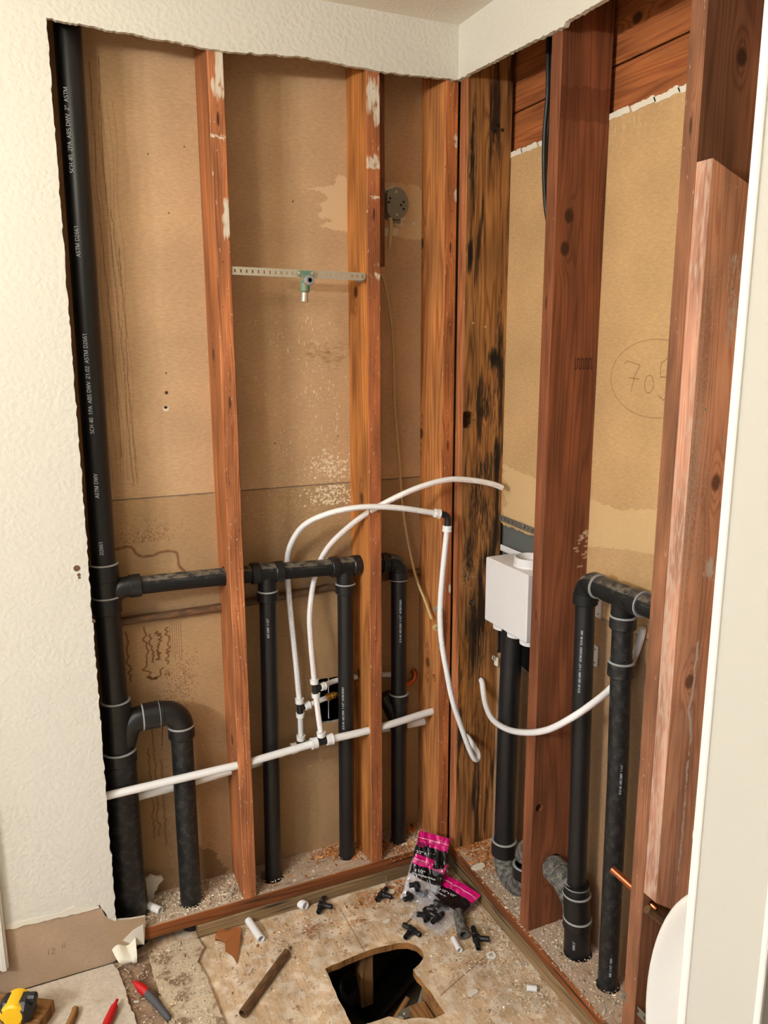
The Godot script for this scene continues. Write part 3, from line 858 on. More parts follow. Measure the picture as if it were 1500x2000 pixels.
func board_right_upper() -> Material:
	# z -0.2 .. 1.3, y 0.95 .. 2.135
	var W := 1024
	var H := 808
	var t := paper(W, H, 221, Color(0.75, 0.61, 0.43))
	var at := func(z: float, y: float) -> Vector2: return Vector2((z + 0.2) / 1.5 * W, (2.135 - y) / 1.185 * H)
	R.seed = 223
	var nz := noise(224, 0.07, 4)
	var torn := Color(0.84, 0.72, 0.53)
	var a := []
	for e in [[0.02, 1.275], [0.06, 1.255], [0.045, 1.235], [0.075, 1.22], [0.05, 1.19], [0.08, 1.16], [0.05, 1.14], [0.06, 1.12], [0.41, 1.10], [0.41, 1.235]]: a.append(at.call(e[0], e[1]))
	t.fill(pv(a), torn, 0.65, nz, 5.0)
	a = []
	for e in [[0.43, 1.24], [0.56, 1.232], [0.70, 1.262], [0.84, 1.27], [0.84, 1.17], [0.70, 1.155], [0.58, 1.14], [0.43, 1.115]]: a.append(at.call(e[0], e[1]))
	t.fill(pv(a), torn, 0.6, nz, 4.0)
	# pencilled figure in a circle
	var ink := Color(0.33, 0.22, 0.13)
	a = []
	for k in 60: a.append(at.call(0.645 + 0.142 * cos(k * TAU / 60.0), 1.545 + 0.086 * sin(k * TAU / 60.0)))
	a.append(a[0])
	t.stroke(a, 0.6, ink, 0.42)
	t.stroke([at.call(0.548, 1.578), at.call(0.558, 1.583), at.call(0.60, 1.574), at.call(0.583, 1.548), at.call(0.575, 1.513)], 0.7, ink, 0.5)
	t.stroke([at.call(0.565, 1.545), at.call(0.60, 1.543)], 0.7, ink, 0.5)
	a = []
	for k in 17: a.append(at.call(0.632 + 0.014 * cos(k * TAU / 16.0), 1.533 + 0.020 * sin(k * TAU / 16.0)))
	t.stroke(a, 0.7, ink, 0.5)
	t.stroke([at.call(0.70, 1.60), at.call(0.665, 1.58), at.call(0.665, 1.55), at.call(0.69, 1.55), at.call(0.70, 1.525), at.call(0.68, 1.50), at.call(0.662, 1.51)], 0.7, ink, 0.5)
	for k in 40:
		var p: Vector2 = at.call(0.52 + R.randfn(0, 0.05), 2.09 + R.randfn(0, 0.015))
		t.dot(p.x, p.y, R.randf_range(1, 2), R.randf_range(3, 9), Color(0.82, 0.74, 0.58), 0.28)
	for k in 240:
		var p := Vector2(R.randf() * W, R.randf() * H)
		t.dot(p.x, p.y, R.randf_range(0.4, 1.0), R.randf_range(0.4, 1.0), Color(0.92, 0.86, 0.75) if R.randf() < 0.6 else Color(0.36, 0.24, 0.14), 0.5)
	return texmat("board_right_upper", t, 0.75, 0.3)

func floor_material() -> Material:
	# x -1.4 .. 0.2, z -0.2 .. 1.4
	var W := 1024
	var t := Tex.new(W, W)
	var a := grain(W, W, 301, 0.010, 1.0, 1.0, 5)
	var g := grain(W, W, 302, 0.20, 1.5, 9.0, 3)
	var s := grain(W, W, 303, 0.03, 1.0, 1.0, 5)
	var c := grain(W, W, 304, 0.25, 1.0, 1.0, 2)
	var ply := Color(0.81, 0.70, 0.565)
	var dk := Color(0.62, 0.50, 0.38)
	var wh := Color(0.91, 0.865, 0.79)
	for i in W * W:
		var q := ply.lerp(dk, clampf((g[i] - 110.0) / 255.0 * 1.1, 0.0, 0.75))
		q = q.lerp(wh, smoothstep(0.40, 0.72, s[i] / 255.0 * 0.8 + c[i] / 255.0 * 0.2) * 0.7)
		var k := 0.86 + 0.28 * a[i] / 255.0
		t_set(t, i, Color(q.r * k, q.g * k, q.b * k))
	R.seed = 305
	var at := func(x: float, z: float) -> Vector2: return Vector2((x + 1.4) / 1.6 * W, (z + 0.2) / 1.6 * W)
	for k in 34:
		var p: Vector2 = at.call(R.randf_range(-0.8, 0.0), R.randf_range(0.0, 0.7))
		for j in 14: t.dot(p.x + R.randfn(0, 5), p.y + R.randfn(0, 4), R.randf_range(1, 4), R.randf_range(1, 3), Color(0.38, 0.22, 0.14), 0.18)
	for e in [[-0.50, 0.09], [-0.52, 0.11], [-0.36, 0.13], [-0.12, 0.42]]:
		var p: Vector2 = at.call(e[0], e[1])
		for j in 40: t.dot(p.x + R.randfn(0, 9), p.y + R.randfn(0, 6), R.randf_range(1, 4), R.randf_range(1, 3), Color(0.40, 0.20, 0.13), 0.2)
	for k in 900:
		var p: Vector2 = at.call(R.randf_range(-0.8, 0.0), R.randf_range(0.0, 0.8))
		t.dot(p.x, p.y, R.randf_range(0.6, 2.2), R.randf_range(0.5, 1.8), Color(0.90, 0.85, 0.76), R.randf_range(0.3, 0.8))
	t.stroke([at.call(-0.28, 0.47), at.call(-0.10, 0.40)], 1.0, Color(0.38, 0.24, 0.15), 0.6)
	t.stroke([at.call(-0.40, 0.06), at.call(-0.40, 0.25)], 1.0, Color(0.45, 0.32, 0.2), 0.5)
	return texmat("floor_ply", t, 0.85, 0.2)

func crust_material(called: String, sd: int, base: Color, dk: Color, amount: float) -> Material:
	var W := 512
	var t := Tex.new(W, W)
	var a := grain(W, W, sd, 0.012, 1.0, 1.0, 5)
	var b := grain(W, W, sd + 1, 0.06, 1.0, 1.0, 4)
	var c := grain(W, W, sd + 2, 0.3, 1.0, 1.0, 2)
	for i in W * W:
		var q := base.lerp(dk, smoothstep(1.0 - amount, 1.35 - amount, a[i] / 255.0 * 0.6 + b[i] / 255.0 * 0.4))
		var k := 0.85 + 0.3 * (c[i] * 0.5 + b[i] * 0.5) / 255.0
		t_set(t, i, Color(q.r * k, q.g * k, q.b * k))
	return texmat(called, t, 0.9, 0.15)

# ---------------------------------------------------------------- the setting
var wall_left: Node3D
var wall_right: Node3D

func structure(called: String, label: String, category: String) -> Node3D:
	return thing(called, label, category, Vector3.ZERO, "", "structure")

func build_shell() -> void:
	var n := structure("ceiling", "off-white lightly textured ceiling over the opened corner", "ceiling")
	box("ceiling_board", v3(-3.5, TOP, -0.5), v3(1.3, TOP + 0.1, 3.7), M.ceiling_paint, n, 0.0)

	# floor: plywood with a rough hole sawn in it, older layers left of it
	n = structure("floor", "bare dusty plywood subfloor with a rough sawn hole", "floor")
	M["floor_ply"] = floor_material()
	R.seed = 21
	var nz := noise(22, 0.05, 3)
	var hole := [Vector2(-0.523, 0.259), Vector2(-0.436, 0.249), Vector2(-0.357, 0.247), Vector2(-0.304, 0.254), Vector2(-0.276, 0.265), Vector2(-0.258, 0.285), Vector2(-0.252, 0.31), Vector2(-0.260, 0.335), Vector2(-0.306, 0.361), Vector2(-0.302, 0.403), Vector2(-0.298, 0.47), Vector2(-0.296, 0.525), Vector2(-0.333, 0.527), Vector2(-0.36, 0.51), Vector2(-0.40, 0.50), Vector2(-0.43, 0.474), Vector2(-0.527, 0.472)]
	var rough_hole := []
	for k in hole.size(): rough_hole.append_array(rag(hole[k], hole[(k + 1) % hole.size()], 0.02, 0.004, nz))
	# outer rectangle joined to the hole by a slit
	var far_end := 3.7
	var poly := [Vector2(-3.5, -0.5), Vector2(1.3, -0.5), Vector2(1.3, far_end), Vector2(-0.5265, far_end)]
	var ring := []
	var start := rough_hole.size() - 1
	var best := 1e9
	for k in rough_hole.size():
		var dd: float = rough_hole[k].distance_to(Vector2(-0.527, 0.472))
		if dd < best:
			best = dd
			start = k
	for k in rough_hole.size(): ring.append(rough_hole[(start - k + rough_hole.size()) % rough_hole.size()])
	poly.append(ring[0] + Vector2(0.0006, 0.0))
	for k in range(1, ring.size()): poly.append(ring[k])
	poly.append(ring[0] + Vector2(-0.0006, 0.0))
	poly.append_array([Vector2(-0.5275, far_end), Vector2(-3.5, far_end)])
	var f := MB.new()
	var s := MB.new()
	# plan (x, z): ex = +x, ey = +z, up = +y
	f.prism(pv(poly), v3(0, FLOOR - 0.02, 0), v3(1, 0, 0), v3(0, 0, 1), v3(0, 1, 0), 0.0, 0.02, Vector2(1 / 1.6, -1 / 1.6), Vector2(1.4 / 1.6, 0.2 / 1.6), s)
	var m := ArrayMesh.new()
	f.put(m, M.floor_ply)
	s.put(m, M.ply_edge)
	part("plywood_panel", m, n)
	M["crust"] = crust_material("crust", 311, Color(0.80, 0.73, 0.62), Color(0.50, 0.41, 0.32), 0.55)
	M["old_ply"] = crust_material("old_ply", 321, Color(0.60, 0.50, 0.41), Color(0.42, 0.32, 0.25), 0.6)
	M["vinyl"] = crust_material("vinyl", 331, Color(0.78, 0.735, 0.665), Color(0.68, 0.61, 0.53), 0.45)
	var layers := [
		["underlayment", "crust", 0.009, [[-0.955, 0.004], [-0.818, 0.007], [-0.808, 0.054], [-0.836, 0.100], [-0.826, 0.149], [-0.820, 0.246], [-0.815, 0.336], [-0.79, 1.0], [-0.95, 1.0], [-0.942, 0.278], [-0.947, 0.189], [-0.953, 0.101]]],
		["underlayment", "old_ply", 0.006, [[-1.05, 0.03], [-0.956, 0.005], [-0.955, 0.101], [-0.949, 0.189], [-0.944, 0.278], [-0.955, 1.0], [-1.05, 1.0]]],
		["vinyl_sheet", "vinyl", 0.013, [[-3.3, 0.015], [-1.05, 0.015], [-1.036, 0.055], [-1.026, 0.159], [-1.015, 0.251], [-0.98, 1.0], [-3.3, 1.0]]],
	]
	for e in layers:
		var a := []
		for k in e[3].size():
			var p := Vector2(e[3][k][0], e[3][k][1])
			var q := Vector2(e[3][(k + 1) % e[3].size()][0], e[3][(k + 1) % e[3].size()][1])
			a.append_array(rag(p, q, 0.012, 0.005, nz) if p.distance_to(q) < 0.4 else [p])
		f = MB.new()
		f.prism(pv(a), v3(0, FLOOR, 0), v3(1, 0, 0), v3(0, 0, 1), v3(0, 1, 0), 0.0002, e[2], Vector2(2.0, -2.0), Vector2.ZERO)
		part(e[0], solid(f, M[e[1]]), n)

	# crawl space under the hole
	n = structure("floor_crawlspace", "dim earth and foundation seen through the sawn floor hole", "crawl space")
	box("ground", v3(-3.5, -0.62, -0.5), v3(1.3, -0.36, 3.7), M.soil, n, 0.0)
	for e in [[v3(-3.6, -0.62, -0.6), v3(1.4, FLOOR - 0.02, -0.5)], [v3(-3.6, -0.62, 3.7), v3(1.4, FLOOR - 0.02, 3.8)], [v3(-3.6, -0.62, -0.5), v3(-3.5, FLOOR - 0.02, 3.7)], [v3(1.3, -0.62, -0.5), v3(1.4, FLOOR - 0.02, 3.7)]]:
		box("foundation_wall", e[0], e[1], M.soil, n, 0.0)
	box("joist", v3(-0.406, -0.24, 0.180), v3(-0.368, FLOOR - 0.021, 0.232), M.under_wood, n, 0.002, Vector2(6, 2))
	box("joist", v3(-0.350, -0.235, 0.425), v3(-0.305, -0.085, 1.2), M.under_wood, n, 0.002, Vector2(6, 2))
	box("joist", v3(-0.300, -0.24, 0.400), v3(-0.262, FLOOR - 0.021, 1.2), M.under_wood, n, 0.002, Vector2(6, 2))

	# ---- wall with the stack
	wall_left = structure("wall_left", "open stud wall with brown gypsum board behind and cream drywall remnants", "wall")
	n = wall_left
	M["board_lu"] = board_left_upper()
	M["board_ll"] = board_left_lower()
	box("gypsum_board", v3(-1.35, 1.2215, BACK - 0.0127), v3(0.153, TOP, BACK), M.board_lu, n, 0.0025, Vector2(1 / 1.5, 1 / 1.219))
	fix_uv(n.get_child(n.get_child_count() - 1), Vector2(1.35, 2.44), Vector2(1 / 1.5, 1 / 1.219), "xy")
	# lower board with a square opening
	var op := [Vector2(-0.40, 0.617), Vector2(-0.22, 0.612), Vector2(-0.22, 0.458), Vector2(-0.39, 0.47)]
	var ro := []
	for k in 4: ro.append_array(rag(op[k], op[(k + 1) % 4], 0.012, 0.004, nz))
	poly = [Vector2(-1.35, 0.03), Vector2(-0.4004, 0.03)]
	ro.reverse()
	var at0 := 0
	best = 1e9
	for k in ro.size():
		var dd: float = ro[k].distance_to(Vector2(-0.39, 0.47))
		if dd < best:
			best = dd
			at0 = k
	poly.append(ro[at0] + Vector2(-0.0004, 0))
	for k in range(1, ro.size()): poly.append(ro[(at0 - k + ro.size()) % ro.size()])
	poly.append(ro[at0] + Vector2(0.0004, 0))
	poly.append_array([Vector2(-0.3996, 0.03), Vector2(0.153, 0.03), Vector2(0.153, 1.2202), Vector2(-1.35, 1.2202)])
	f = MB.new()
	s = MB.new()
	f.prism(pv(poly), v3(0, 0, 0), v3(1, 0, 0), v3(0, 1, 0), v3(0, 0, 1), BACK - 0.0127, BACK + 0.0016, Vector2(1 / 1.5, 1 / 1.188), Vector2(1.35 / 1.5, 1.218 / 1.188), s)
	m = ArrayMesh.new()
	f.put(m, M.board_ll)
	s.put(m, M.gypsum_core)
	part("gypsum_board", m, n)
	# dark space of the next room behind the opening, its darkness put in as black sides
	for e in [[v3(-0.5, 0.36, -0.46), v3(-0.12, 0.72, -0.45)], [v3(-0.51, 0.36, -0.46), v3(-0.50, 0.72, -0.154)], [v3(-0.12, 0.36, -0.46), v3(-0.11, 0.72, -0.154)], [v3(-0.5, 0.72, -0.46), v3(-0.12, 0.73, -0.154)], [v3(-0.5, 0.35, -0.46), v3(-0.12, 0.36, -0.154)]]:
		box("recess_side", e[0], e[1], M.hollow_black, n, 0.0)
	box("added_back_seal", v3(-3.5, FLOOR, -0.5), v3(0.2, TOP, -0.48), M.jamb_paint, n, 0.0)  # added behind the boards to stop sky light leaking through seams
	for e in [[-1.0549, 1.089, 0.005], [-1.0514, 1.072, 0.0028], [-1.0508, 1.065, 0.0022], [-1.0262, 0.949, 0.003]]:
		lathe("rusty_screw_hole", v3(e[0], e[1], 0.0127), v3(0, 0, 1), [[e[2] * 1.6, 0.0], [e[2] * 1.3, 0.0006], [e[2], 0.0006], [0.0, 0.0002]], M.old_pipe, n, 10)
	# plaster round the electrical box, stuck on the board
	for e in [[[-0.158, 2.05], [-0.135, 2.062], [-0.125, 2.058], [-0.128, 2.045], [-0.11, 2.03], [-0.13, 2.03]], [[-0.112, 2.005], [-0.098, 2.0], [-0.10, 1.985], [-0.092, 1.975], [-0.103, 1.968], [-0.10, 1.955], [-0.118, 1.952], [-0.13, 1.958], [-0.118, 1.97]], [[-0.165, 1.945], [-0.12, 1.95], [-0.115, 1.94], [-0.125, 1.928], [-0.168, 1.921]], [[-0.142, 1.925], [-0.138, 1.925], [-0.138, 1.910], [-0.141, 1.910]], [[-0.075, 2.012], [-0.066, 2.016], [-0.064, 2.010]], [[-0.075, 1.962], [-0.070, 1.968], [-0.064, 1.964], [-0.067, 1.957]]]:
		f = MB.new()
		f.prism(pv(e), v3(0, 0, 0), v3(1, 0, 0), v3(0, 1, 0), v3(0, 0, 1), BACK, BACK + 0.0022, Vector2.ONE, Vector2.ZERO)
		part("plaster_flake", solid(f, M.torn_white), n)

	# studs
	lumber("stud", n, on_left(-0.677, PLATE), 0.0385, 2.40, 0.139, M.stud_one_side, M.stud_one_face, [[0.459 - PLATE, -0.0165, 0.0128], [0.985 - PLATE + 0.015, -0.07, 0.027], [0.393 - PLATE, -0.1, 0.014]])
	lumber("stud", n, on_left(-0.2725, PLATE), 0.0385, 2.40, 0.139, M.stud_two_side, M.stud_two_face, [[0.4805 - PLATE, -0.0165, 0.0128], [0.985 - PLATE, -0.07, 0.027], [0.6155 - PLATE, -0.110, 0.013], [0.43 - PLATE, -0.1, 0.014]])
	lumber("stud", n, on_left(-0.0415, PLATE), 0.0385, 2.40, 0.139, M.corner_side, M.corner_face, [[0.483 - PLATE, -0.045, 0.013], [0.423 - PLATE, -0.10, 0.013], [0.60 - PLATE, -0.03, 0.014]])
	lumber("blocking", n, Transform3D(Basis.IDENTITY, v3(-0.2335, 1.833, -0.052)), 0.036, 0.60, 0.087, M.dark_side, M.dark_side, [], Vector2(0.1, 0.2))
	# double sole plate; thickness up, length towards -x
	var lie := Basis(v3(0, 1, 0), v3(-1, 0, 0), v3(0, 0, 1))
	lumber("sole_plate", n, Transform3D(lie, v3(0.0, PLATE - 0.0385, 0.0)), 0.0385, 1.40, 0.139, M.plate_top, M.plate_face, [[0.573, -0.069, 0.036], [0.328, -0.0705, 0.028], [0.144, -0.073, 0.030], [0.985, -0.07, 0.052], [0.818, -0.062, 0.036], [0.915, -0.08, 0.014]])
	lumber("sole_plate", n, Transform3D(lie, v3(0.0, FLOOR, 0.004)), 0.0405, 0.815, 0.139, M.plate_grey, M.plate_grey, [[0.573, -0.073, 0.036], [0.328, -0.0745, 0.028], [0.144, -0.077, 0.030]])

	# cream drywall left on the wall: strip under the ceiling and the sheet left of the stack
	R.seed = 31
	nz = noise(32, 0.03, 4)
	var a := [Vector2(-3.3, TOP), Vector2(0.0, TOP)]
	a.append_array(rag(Vector2(0.0, 2.309), Vector2(-0.24, 2.301), 0.006, 0.0034, nz))
	a.append_array(rag(Vector2(-0.24, 2.301), Vector2(-0.44, 2.308), 0.006, 0.0032, nz))
	a.append_array(rag(Vector2(-0.44, 2.308), Vector2(-0.64, 2.295), 0.006, 0.0032, nz))
	a.append_array(rag(Vector2(-0.64, 2.295), Vector2(-1.023, 2.309), 0.006, 0.0032, nz))
	a.append_array(rag(Vector2(-1.023, 2.309), Vector2(-1.027, 1.35), 0.010, 0.003, nz))
	a.append_array(rag(Vector2(-1.027, 1.35), Vector2(-1.031, 0.095), 0.010, 0.004, nz))
	a.append_array(rag(Vector2(-1.031, 0.095), Vector2(-1.05, 0.11), 0.008, 0.003, nz))
	a.append_array(rag(Vector2(-1.05, 0.11), Vector2(-1.069, 0.158), 0.008, 0.003, nz))
	a.append_array(rag(Vector2(-1.069, 0.158), Vector2(-1.31, 0.172), 0.010, 0.003, nz))
	a.append_array([Vector2(-1.31, 0.172), Vector2(-3.3, 0.17)])
	drywall_sheet("drywall_sheet", pv(a), v3(1, 0, 0), v3(0, 1, 0), v3(0, 0, 1), 0.0, 0.0127, n)
	# board below with its face paper torn off where the baseboard was
	M["kraft_strip"] = kraft_strip()
	a = []
	a.append_array(rag(Vector2(-1.40, 0.161), Vector2(-1.15, 0.153), 0.01, 0.003, nz))
	a.append_array(rag(Vector2(-1.15, 0.153), Vector2(-1.055, 0.143), 0.01, 0.003, nz))
	a.append_array([Vector2(-1.057, 0.115), Vector2(-1.034, 0.098), Vector2(-0.995, 0.088), Vector2(-0.955, 0.083)])
	a.append_array(rag(Vector2(-0.955, 0.083), Vector2(-0.962, 0.005), 0.01, 0.003, nz))
	a.append_array(rag(Vector2(-0.962, 0.005), Vector2(-1.022, -0.012), 0.01, 0.003, nz))
	a.append_array([Vector2(-1.046, FLOOR + 0.012), Vector2(-1.40, FLOOR + 0.014)])
	f = MB.new()
	s = MB.new()
	f.prism(pv(a), v3(0, 0, 0.0045), v3(1, 0, 0), v3(0, 1, 0), v3(0, 0, 1), 0.0, 0.0062, Vector2(1 / 0.5, 1 / 0.25), Vector2(1.4 / 0.5, 0.17 / 0.25), s)
	m = ArrayMesh.new()
	f.put(m, M.kraft_strip)
	s.put(m, M.torn_white)
	part("torn_gypsum_board", m, n)
	# ragged lip of white gypsum over it
	a = rag(Vector2(-1.32, 0.160), Vector2(-1.09, 0.149), 0.008, 0.004, nz)
	a.append_array(rag(Vector2(-1.07, 0.150), Vector2(-1.072, 0.162), 0.006, 0.002, nz))
	a.append_array([Vector2(-1.12, 0.168), Vector2(-1.13, 0.176), Vector2(-1.15, 0.172), Vector2(-1.16, 0.166), Vector2(-1.32, 0.177)])
	f = MB.new()
	f.prism(pv(a), v3(0, 0, 0.004), v3(1, 0, 0), v3(0, 1, 0), v3(0, 0, 1), 0.0, 0.0105, Vector2.ONE, Vector2.ZERO)
	part("gypsum_lip", solid(f, M.torn_white), n)
	# flap of torn facing and a curl of paper
	var pts := [Vector2(-1.018, 0.030), Vector2(-0.990, 0.052), Vector2(-0.962, 0.062), Vector2(-0.963, -0.002), Vector2(-0.995, 0.010)]
	f = MB.new()
	f.prism(pv(pts), v3(0, 0, 0.0112), v3(1, 0, 0), v3(0, 1, 0), v3(0, 0, 1), 0.0, 0.001, Vector2.ONE, Vector2.ZERO)
	part("paper_flap", solid(f, M.torn_white), n)
	f = MB.new()
	var nu := 10
	var grid := []
	for i in nu + 1:
		var row := []
		for j in nu + 1:
			var u := float(i) / nu
			var w := float(j) / nu
			var base := v3(lerpf(-1.048, -0.985, u), 0.012 - 0.035 * w + 0.012 * u, 0.013 + 0.030 * sin(w * 2.2) + 0.012 * u * w)
			base.x += 0.022 * w * (1.0 - u) - 0.010 * w * u * sin(u * 9.0)
			base.y += 0.008 * sin(u * 7.0) * (1.0 - w) - 0.010 * u * w
			row.append(base)
		grid.append(row)
	for i in nu:
		for j in nu:
			f.flat(grid[i][j], grid[i + 1][j], grid[i + 1][j + 1], v3(0, 0.3, 1))
			f.flat(grid[i][j], grid[i + 1][j + 1], grid[i][j + 1], v3(0, 0.3, 1))
	part("paper_curl", solid(f, M.wall_paint_plain), n)

	# ---- wall to the right
	wall_right = structure("wall_right", "open stud wall with deep red-brown studs, gypsum board and top boards behind", "wall")
	n = wall_right
	M["board_ru"] = board_right_upper()
	M["board_rl"] = texmat("board_rl", paper(512, 512, 231, Color(0.62, 0.50, 0.37)), 0.8, 0.25)
	nz = noise(33, 0.04, 4)
	# upper board, broken top edge and a torn hole behind the white box
	a = [Vector2(-0.14, 0.9475), Vector2(-0.14, 2.128)]
	a.append_array(rag(Vector2(-0.14, 2.128), Vector2(0.60, 2.136), 0.012, 0.004, nz))
	a.append_array(rag(Vector2(0.60, 2.136), Vector2(1.25, 2.13), 0.012, 0.005, nz))
	a.append_array([Vector2(1.25, 0.9475), Vector2(0.36, 0.9475)])
	a.append_array(rag(Vector2(0.36, 0.9475), Vector2(0.36, 1.085), 0.012, 0.004, nz))
	a.append_array(rag(Vector2(0.36, 1.085), Vector2(0.02, 1.095), 0.010, 0.007, nz))
	a.append_array(rag(Vector2(0.02, 1.095), Vector2(0.02, 0.9475), 0.012, 0.003, nz))
	f = MB.new()
	s = MB.new()
	# plane (z, y), board towards -x is the visible face: normal -x
	f.prism(pv(a), v3(0.1527, 0, 0), v3(0, 0, 1), v3(0, 1, 0), v3(-1, 0, 0), 0.0, 0.0127, Vector2(1 / 1.5, 1 / 1.185), Vector2(0.2 / 1.5, 2.135 / 1.185), s)
	m = ArrayMesh.new()
	f.put(m, M.board_ru)
	s.put(m, M.gypsum_core)
	part("gypsum_board", m, n)
	a = [Vector2(-0.14, 0.03), Vector2(1.25, 0.03), Vector2(1.25, 0.943), Vector2(0.36, 0.943)]
	a.append_array(rag(Vector2(0.36, 0.943), Vector2(0.36, 0.655), 0.012, 0.004, nz))
	a.append_array(rag(Vector2(0.36, 0.655), Vector2(0.085, 0.69), 0.010, 0.004, nz))
	a.append_array(rag(Vector2(0.085, 0.69), Vector2(0.02, 0.675), 0.010, 0.004, nz))
	a.append_array([Vector2(0.02, 0.943), Vector2(-0.14, 0.943)])
	f = MB.new()
	s = MB.new()
	f.prism(pv(a), v3(0.1527, 0, 0), v3(0, 0, 1), v3(0, 1, 0), v3(-1, 0, 0), 0.0, 0.0125, Vector2(1, 1), Vector2.ZERO, s)
	m = ArrayMesh.new()
	f.put(m, M.board_rl)
	s.put(m, M.gypsum_core)
	part("gypsum_board", m, n)
	# broken white plaster on the top edge
	R.seed = 34
	for zz in [0.06, 0.13, 0.21, 0.30, 0.38, 0.48, 0.56, 0.63, 0.70, 0.77]:
		a = rag(Vector2(zz - 0.04, 2.135), Vector2(zz + 0.04, 2.139), 0.008, 0.004, nz)
		a.append_array(rag(Vector2(zz + 0.04, 2.124), Vector2(zz - 0.04, 2.122), 0.008, 0.003, nz))
		f = MB.new()
		f.prism(pv(a), v3(0.1527, 0, 0), v3(0, 0, 1), v3(0, 1, 0), v3(-1, 0, 0), 0.001, 0.0142, Vector2.ONE, Vector2.ZERO)
		part("plaster_edge", solid(f, M.torn_white), n)
	# boards behind, grey felt over them in the torn hole
	for e in [[-0.14, 2.100, 2.2385], [-0.14, 2.2425, 2.39], [-0.14, 2.394, 2.44]]:
		box("sheathing_board", v3(0.1545, e[1], -0.14), v3(0.174, e[2], 1.25), M.board, n, 0.002, Vector2(1 / 0.15, 1 / 2.4), Vector2(e[1] * 3.1, e[1] * 1.7))
	box("sheathing_board", v3(0.1545, 0.0, -0.14), v3(0.174, 2.098, 1.25), M.felt_grey, n, 0.0)
	box("hole_backing", v3(0.153, 0.80, -0.02), v3(0.1544, 1.14, 0.40), M.felt_grey, n, 0.0)
	box("hole_backing", v3(0.153, 0.60, -0.02), v3(0.1544, 0.80, 0.40), M.hollow_black, n, 0.0)  # black sheet standing for the dark opening below the white box

	box("added_side_seal", v3(0.1745, FLOOR, -0.48), v3(0.2, TOP, 1.43), M.under_wood, n, 0.0)  # added outside the boards to keep sky light out of the corner
	lumber("stud", n, on_right(0.003, PLATE), 0.040, 2.40, 0.139, M.weathered_side, M.weathered_face, [[1.4106 - PLATE, -0.0165, 0.025], [0.8581 - PLATE, -0.0453, 0.0095], [0.6014 - PLATE, -0.0842, 0.0105], [0.4248 - PLATE, -0.0310, 0.0125]])
	tag(n.get_child(n.get_child_count() - 1), "weathered corner stud streaked with black stains")
	lumber("stud", n, on_right(0.4115, PLATE), 0.0385, 2.40, 0.139, M.dark_side, M.dark_face, [[0.4099 - PLATE, -0.0228, 0.0115], [0.222 - PLATE, -0.0745, 0.034]])
	lumber("stud", n, on_right(0.8285, PLATE), 0.0385, 2.40, 0.139, M.end_stud_side, M.end_stud_face, [[0.410 - PLATE, -0.03, 0.012], [1.058 - PLATE, -0.07, 0.026]])
	# trimmer stud beside the last one: sloping top, cut short above the plate
	f = MB.new()
	s = MB.new()
	var g := MB.new()
	var tp := [Vector2(0.0, 0.452), Vector2(0.0, 1.940), Vector2(0.139, 1.885), Vector2(0.139, 0.36)]
	var z0 := 0.8695
	var z1 := 0.906
	var uvj := func(p: Vector2) -> Vector2: return Vector2(p.x / 0.15, -(p.y - PLATE) / 2.4)
	for zz in [z0, z1]:
		f.quad(v3(tp[0].x, tp[0].y, zz), v3(tp[1].x, tp[1].y, zz), v3(tp[2].x, tp[2].y, zz), v3(tp[3].x, tp[3].y, zz), v3(0, 0, 1 if zz == z1 else -1), uvj.call(tp[0]), uvj.call(tp[1]), uvj.call(tp[2]), uvj.call(tp[3]))
	s.quad(v3(0, tp[0].y, z0), v3(0, tp[1].y, z0), v3(0, tp[1].y, z1), v3(0, tp[0].y, z1), v3(-1, 0, 0), Vector2(0, -0.2), Vector2(0, -0.83), Vector2(1, -0.83), Vector2(1, -0.2))
	s.quad(v3(0.139, tp[3].y, z0), v3(0.139, tp[2].y, z0), v3(0.139, tp[2].y, z1), v3(0.139, tp[3].y, z1), v3(1, 0, 0), Vector2(0, -0.2), Vector2(0, -0.83), Vector2(1, -0.83), Vector2(1, -0.2))
	g.quad(v3(0, 1.94, z0), v3(0.139, 1.885, z0), v3(0.139, 1.885, z1), v3(0, 1.94, z1), v3(0.37, 0.93, 0))
	g.quad(v3(0, tp[0].y, z0), v3(0.139, tp[3].y, z0), v3(0.139, tp[3].y, z1), v3(0, tp[0].y, z1), v3(0, -1, 0))
	m = ArrayMesh.new()
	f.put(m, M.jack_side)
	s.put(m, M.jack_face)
	g.put(m, M.grey_end)
	tag(part("trimmer_stud", m, n), "shorter stud with sloping sawn top and plaster drips")
	# plates
	var lie2 := Basis(v3(0, 1, 0), v3(0, 0, -1), v3(-1, 0, 0))
	lumber("sole_plate", n, Transform3D(lie2, v3(0.0, PLATE - 0.0385, 1.25)), 0.0385, 1.247, 0.139, M.plate_top, M.plate_face, [[1.25 - 0.568, -0.08, 0.038], [1.25 - 0.690, -0.079, 0.030]], Vector2(0.3, 0.2))
	lumber("sole_plate", n, Transform3D(lie2, v3(-0.004, FLOOR, 1.25)), 0.0405, 1.240, 0.139, M.plate_grey, M.plate_grey, [[1.25 - 0.568, -0.084, 0.038], [1.25 - 0.690, -0.083, 0.030]], Vector2(0.1, 0.5))
	# strip of cream drywall under the ceiling
	R.seed = 35
	a = [Vector2(1.43, TOP), Vector2(0.0127, TOP)]
	a.append_array(rag(Vector2(0.0127, 2.310), Vector2(0.27, 2.300), 0.006, 0.0034, nz))
	a.append_array(rag(Vector2(0.27, 2.300), Vector2(0.478, 2.288), 0.006, 0.0032, nz))
	a.append_array(rag(Vector2(0.478, 2.296), Vector2(1.04, 2.288), 0.006, 0.0032, nz))
	a.append_array([Vector2(1.04, 0.12), Vector2(1.43, 0.12)])
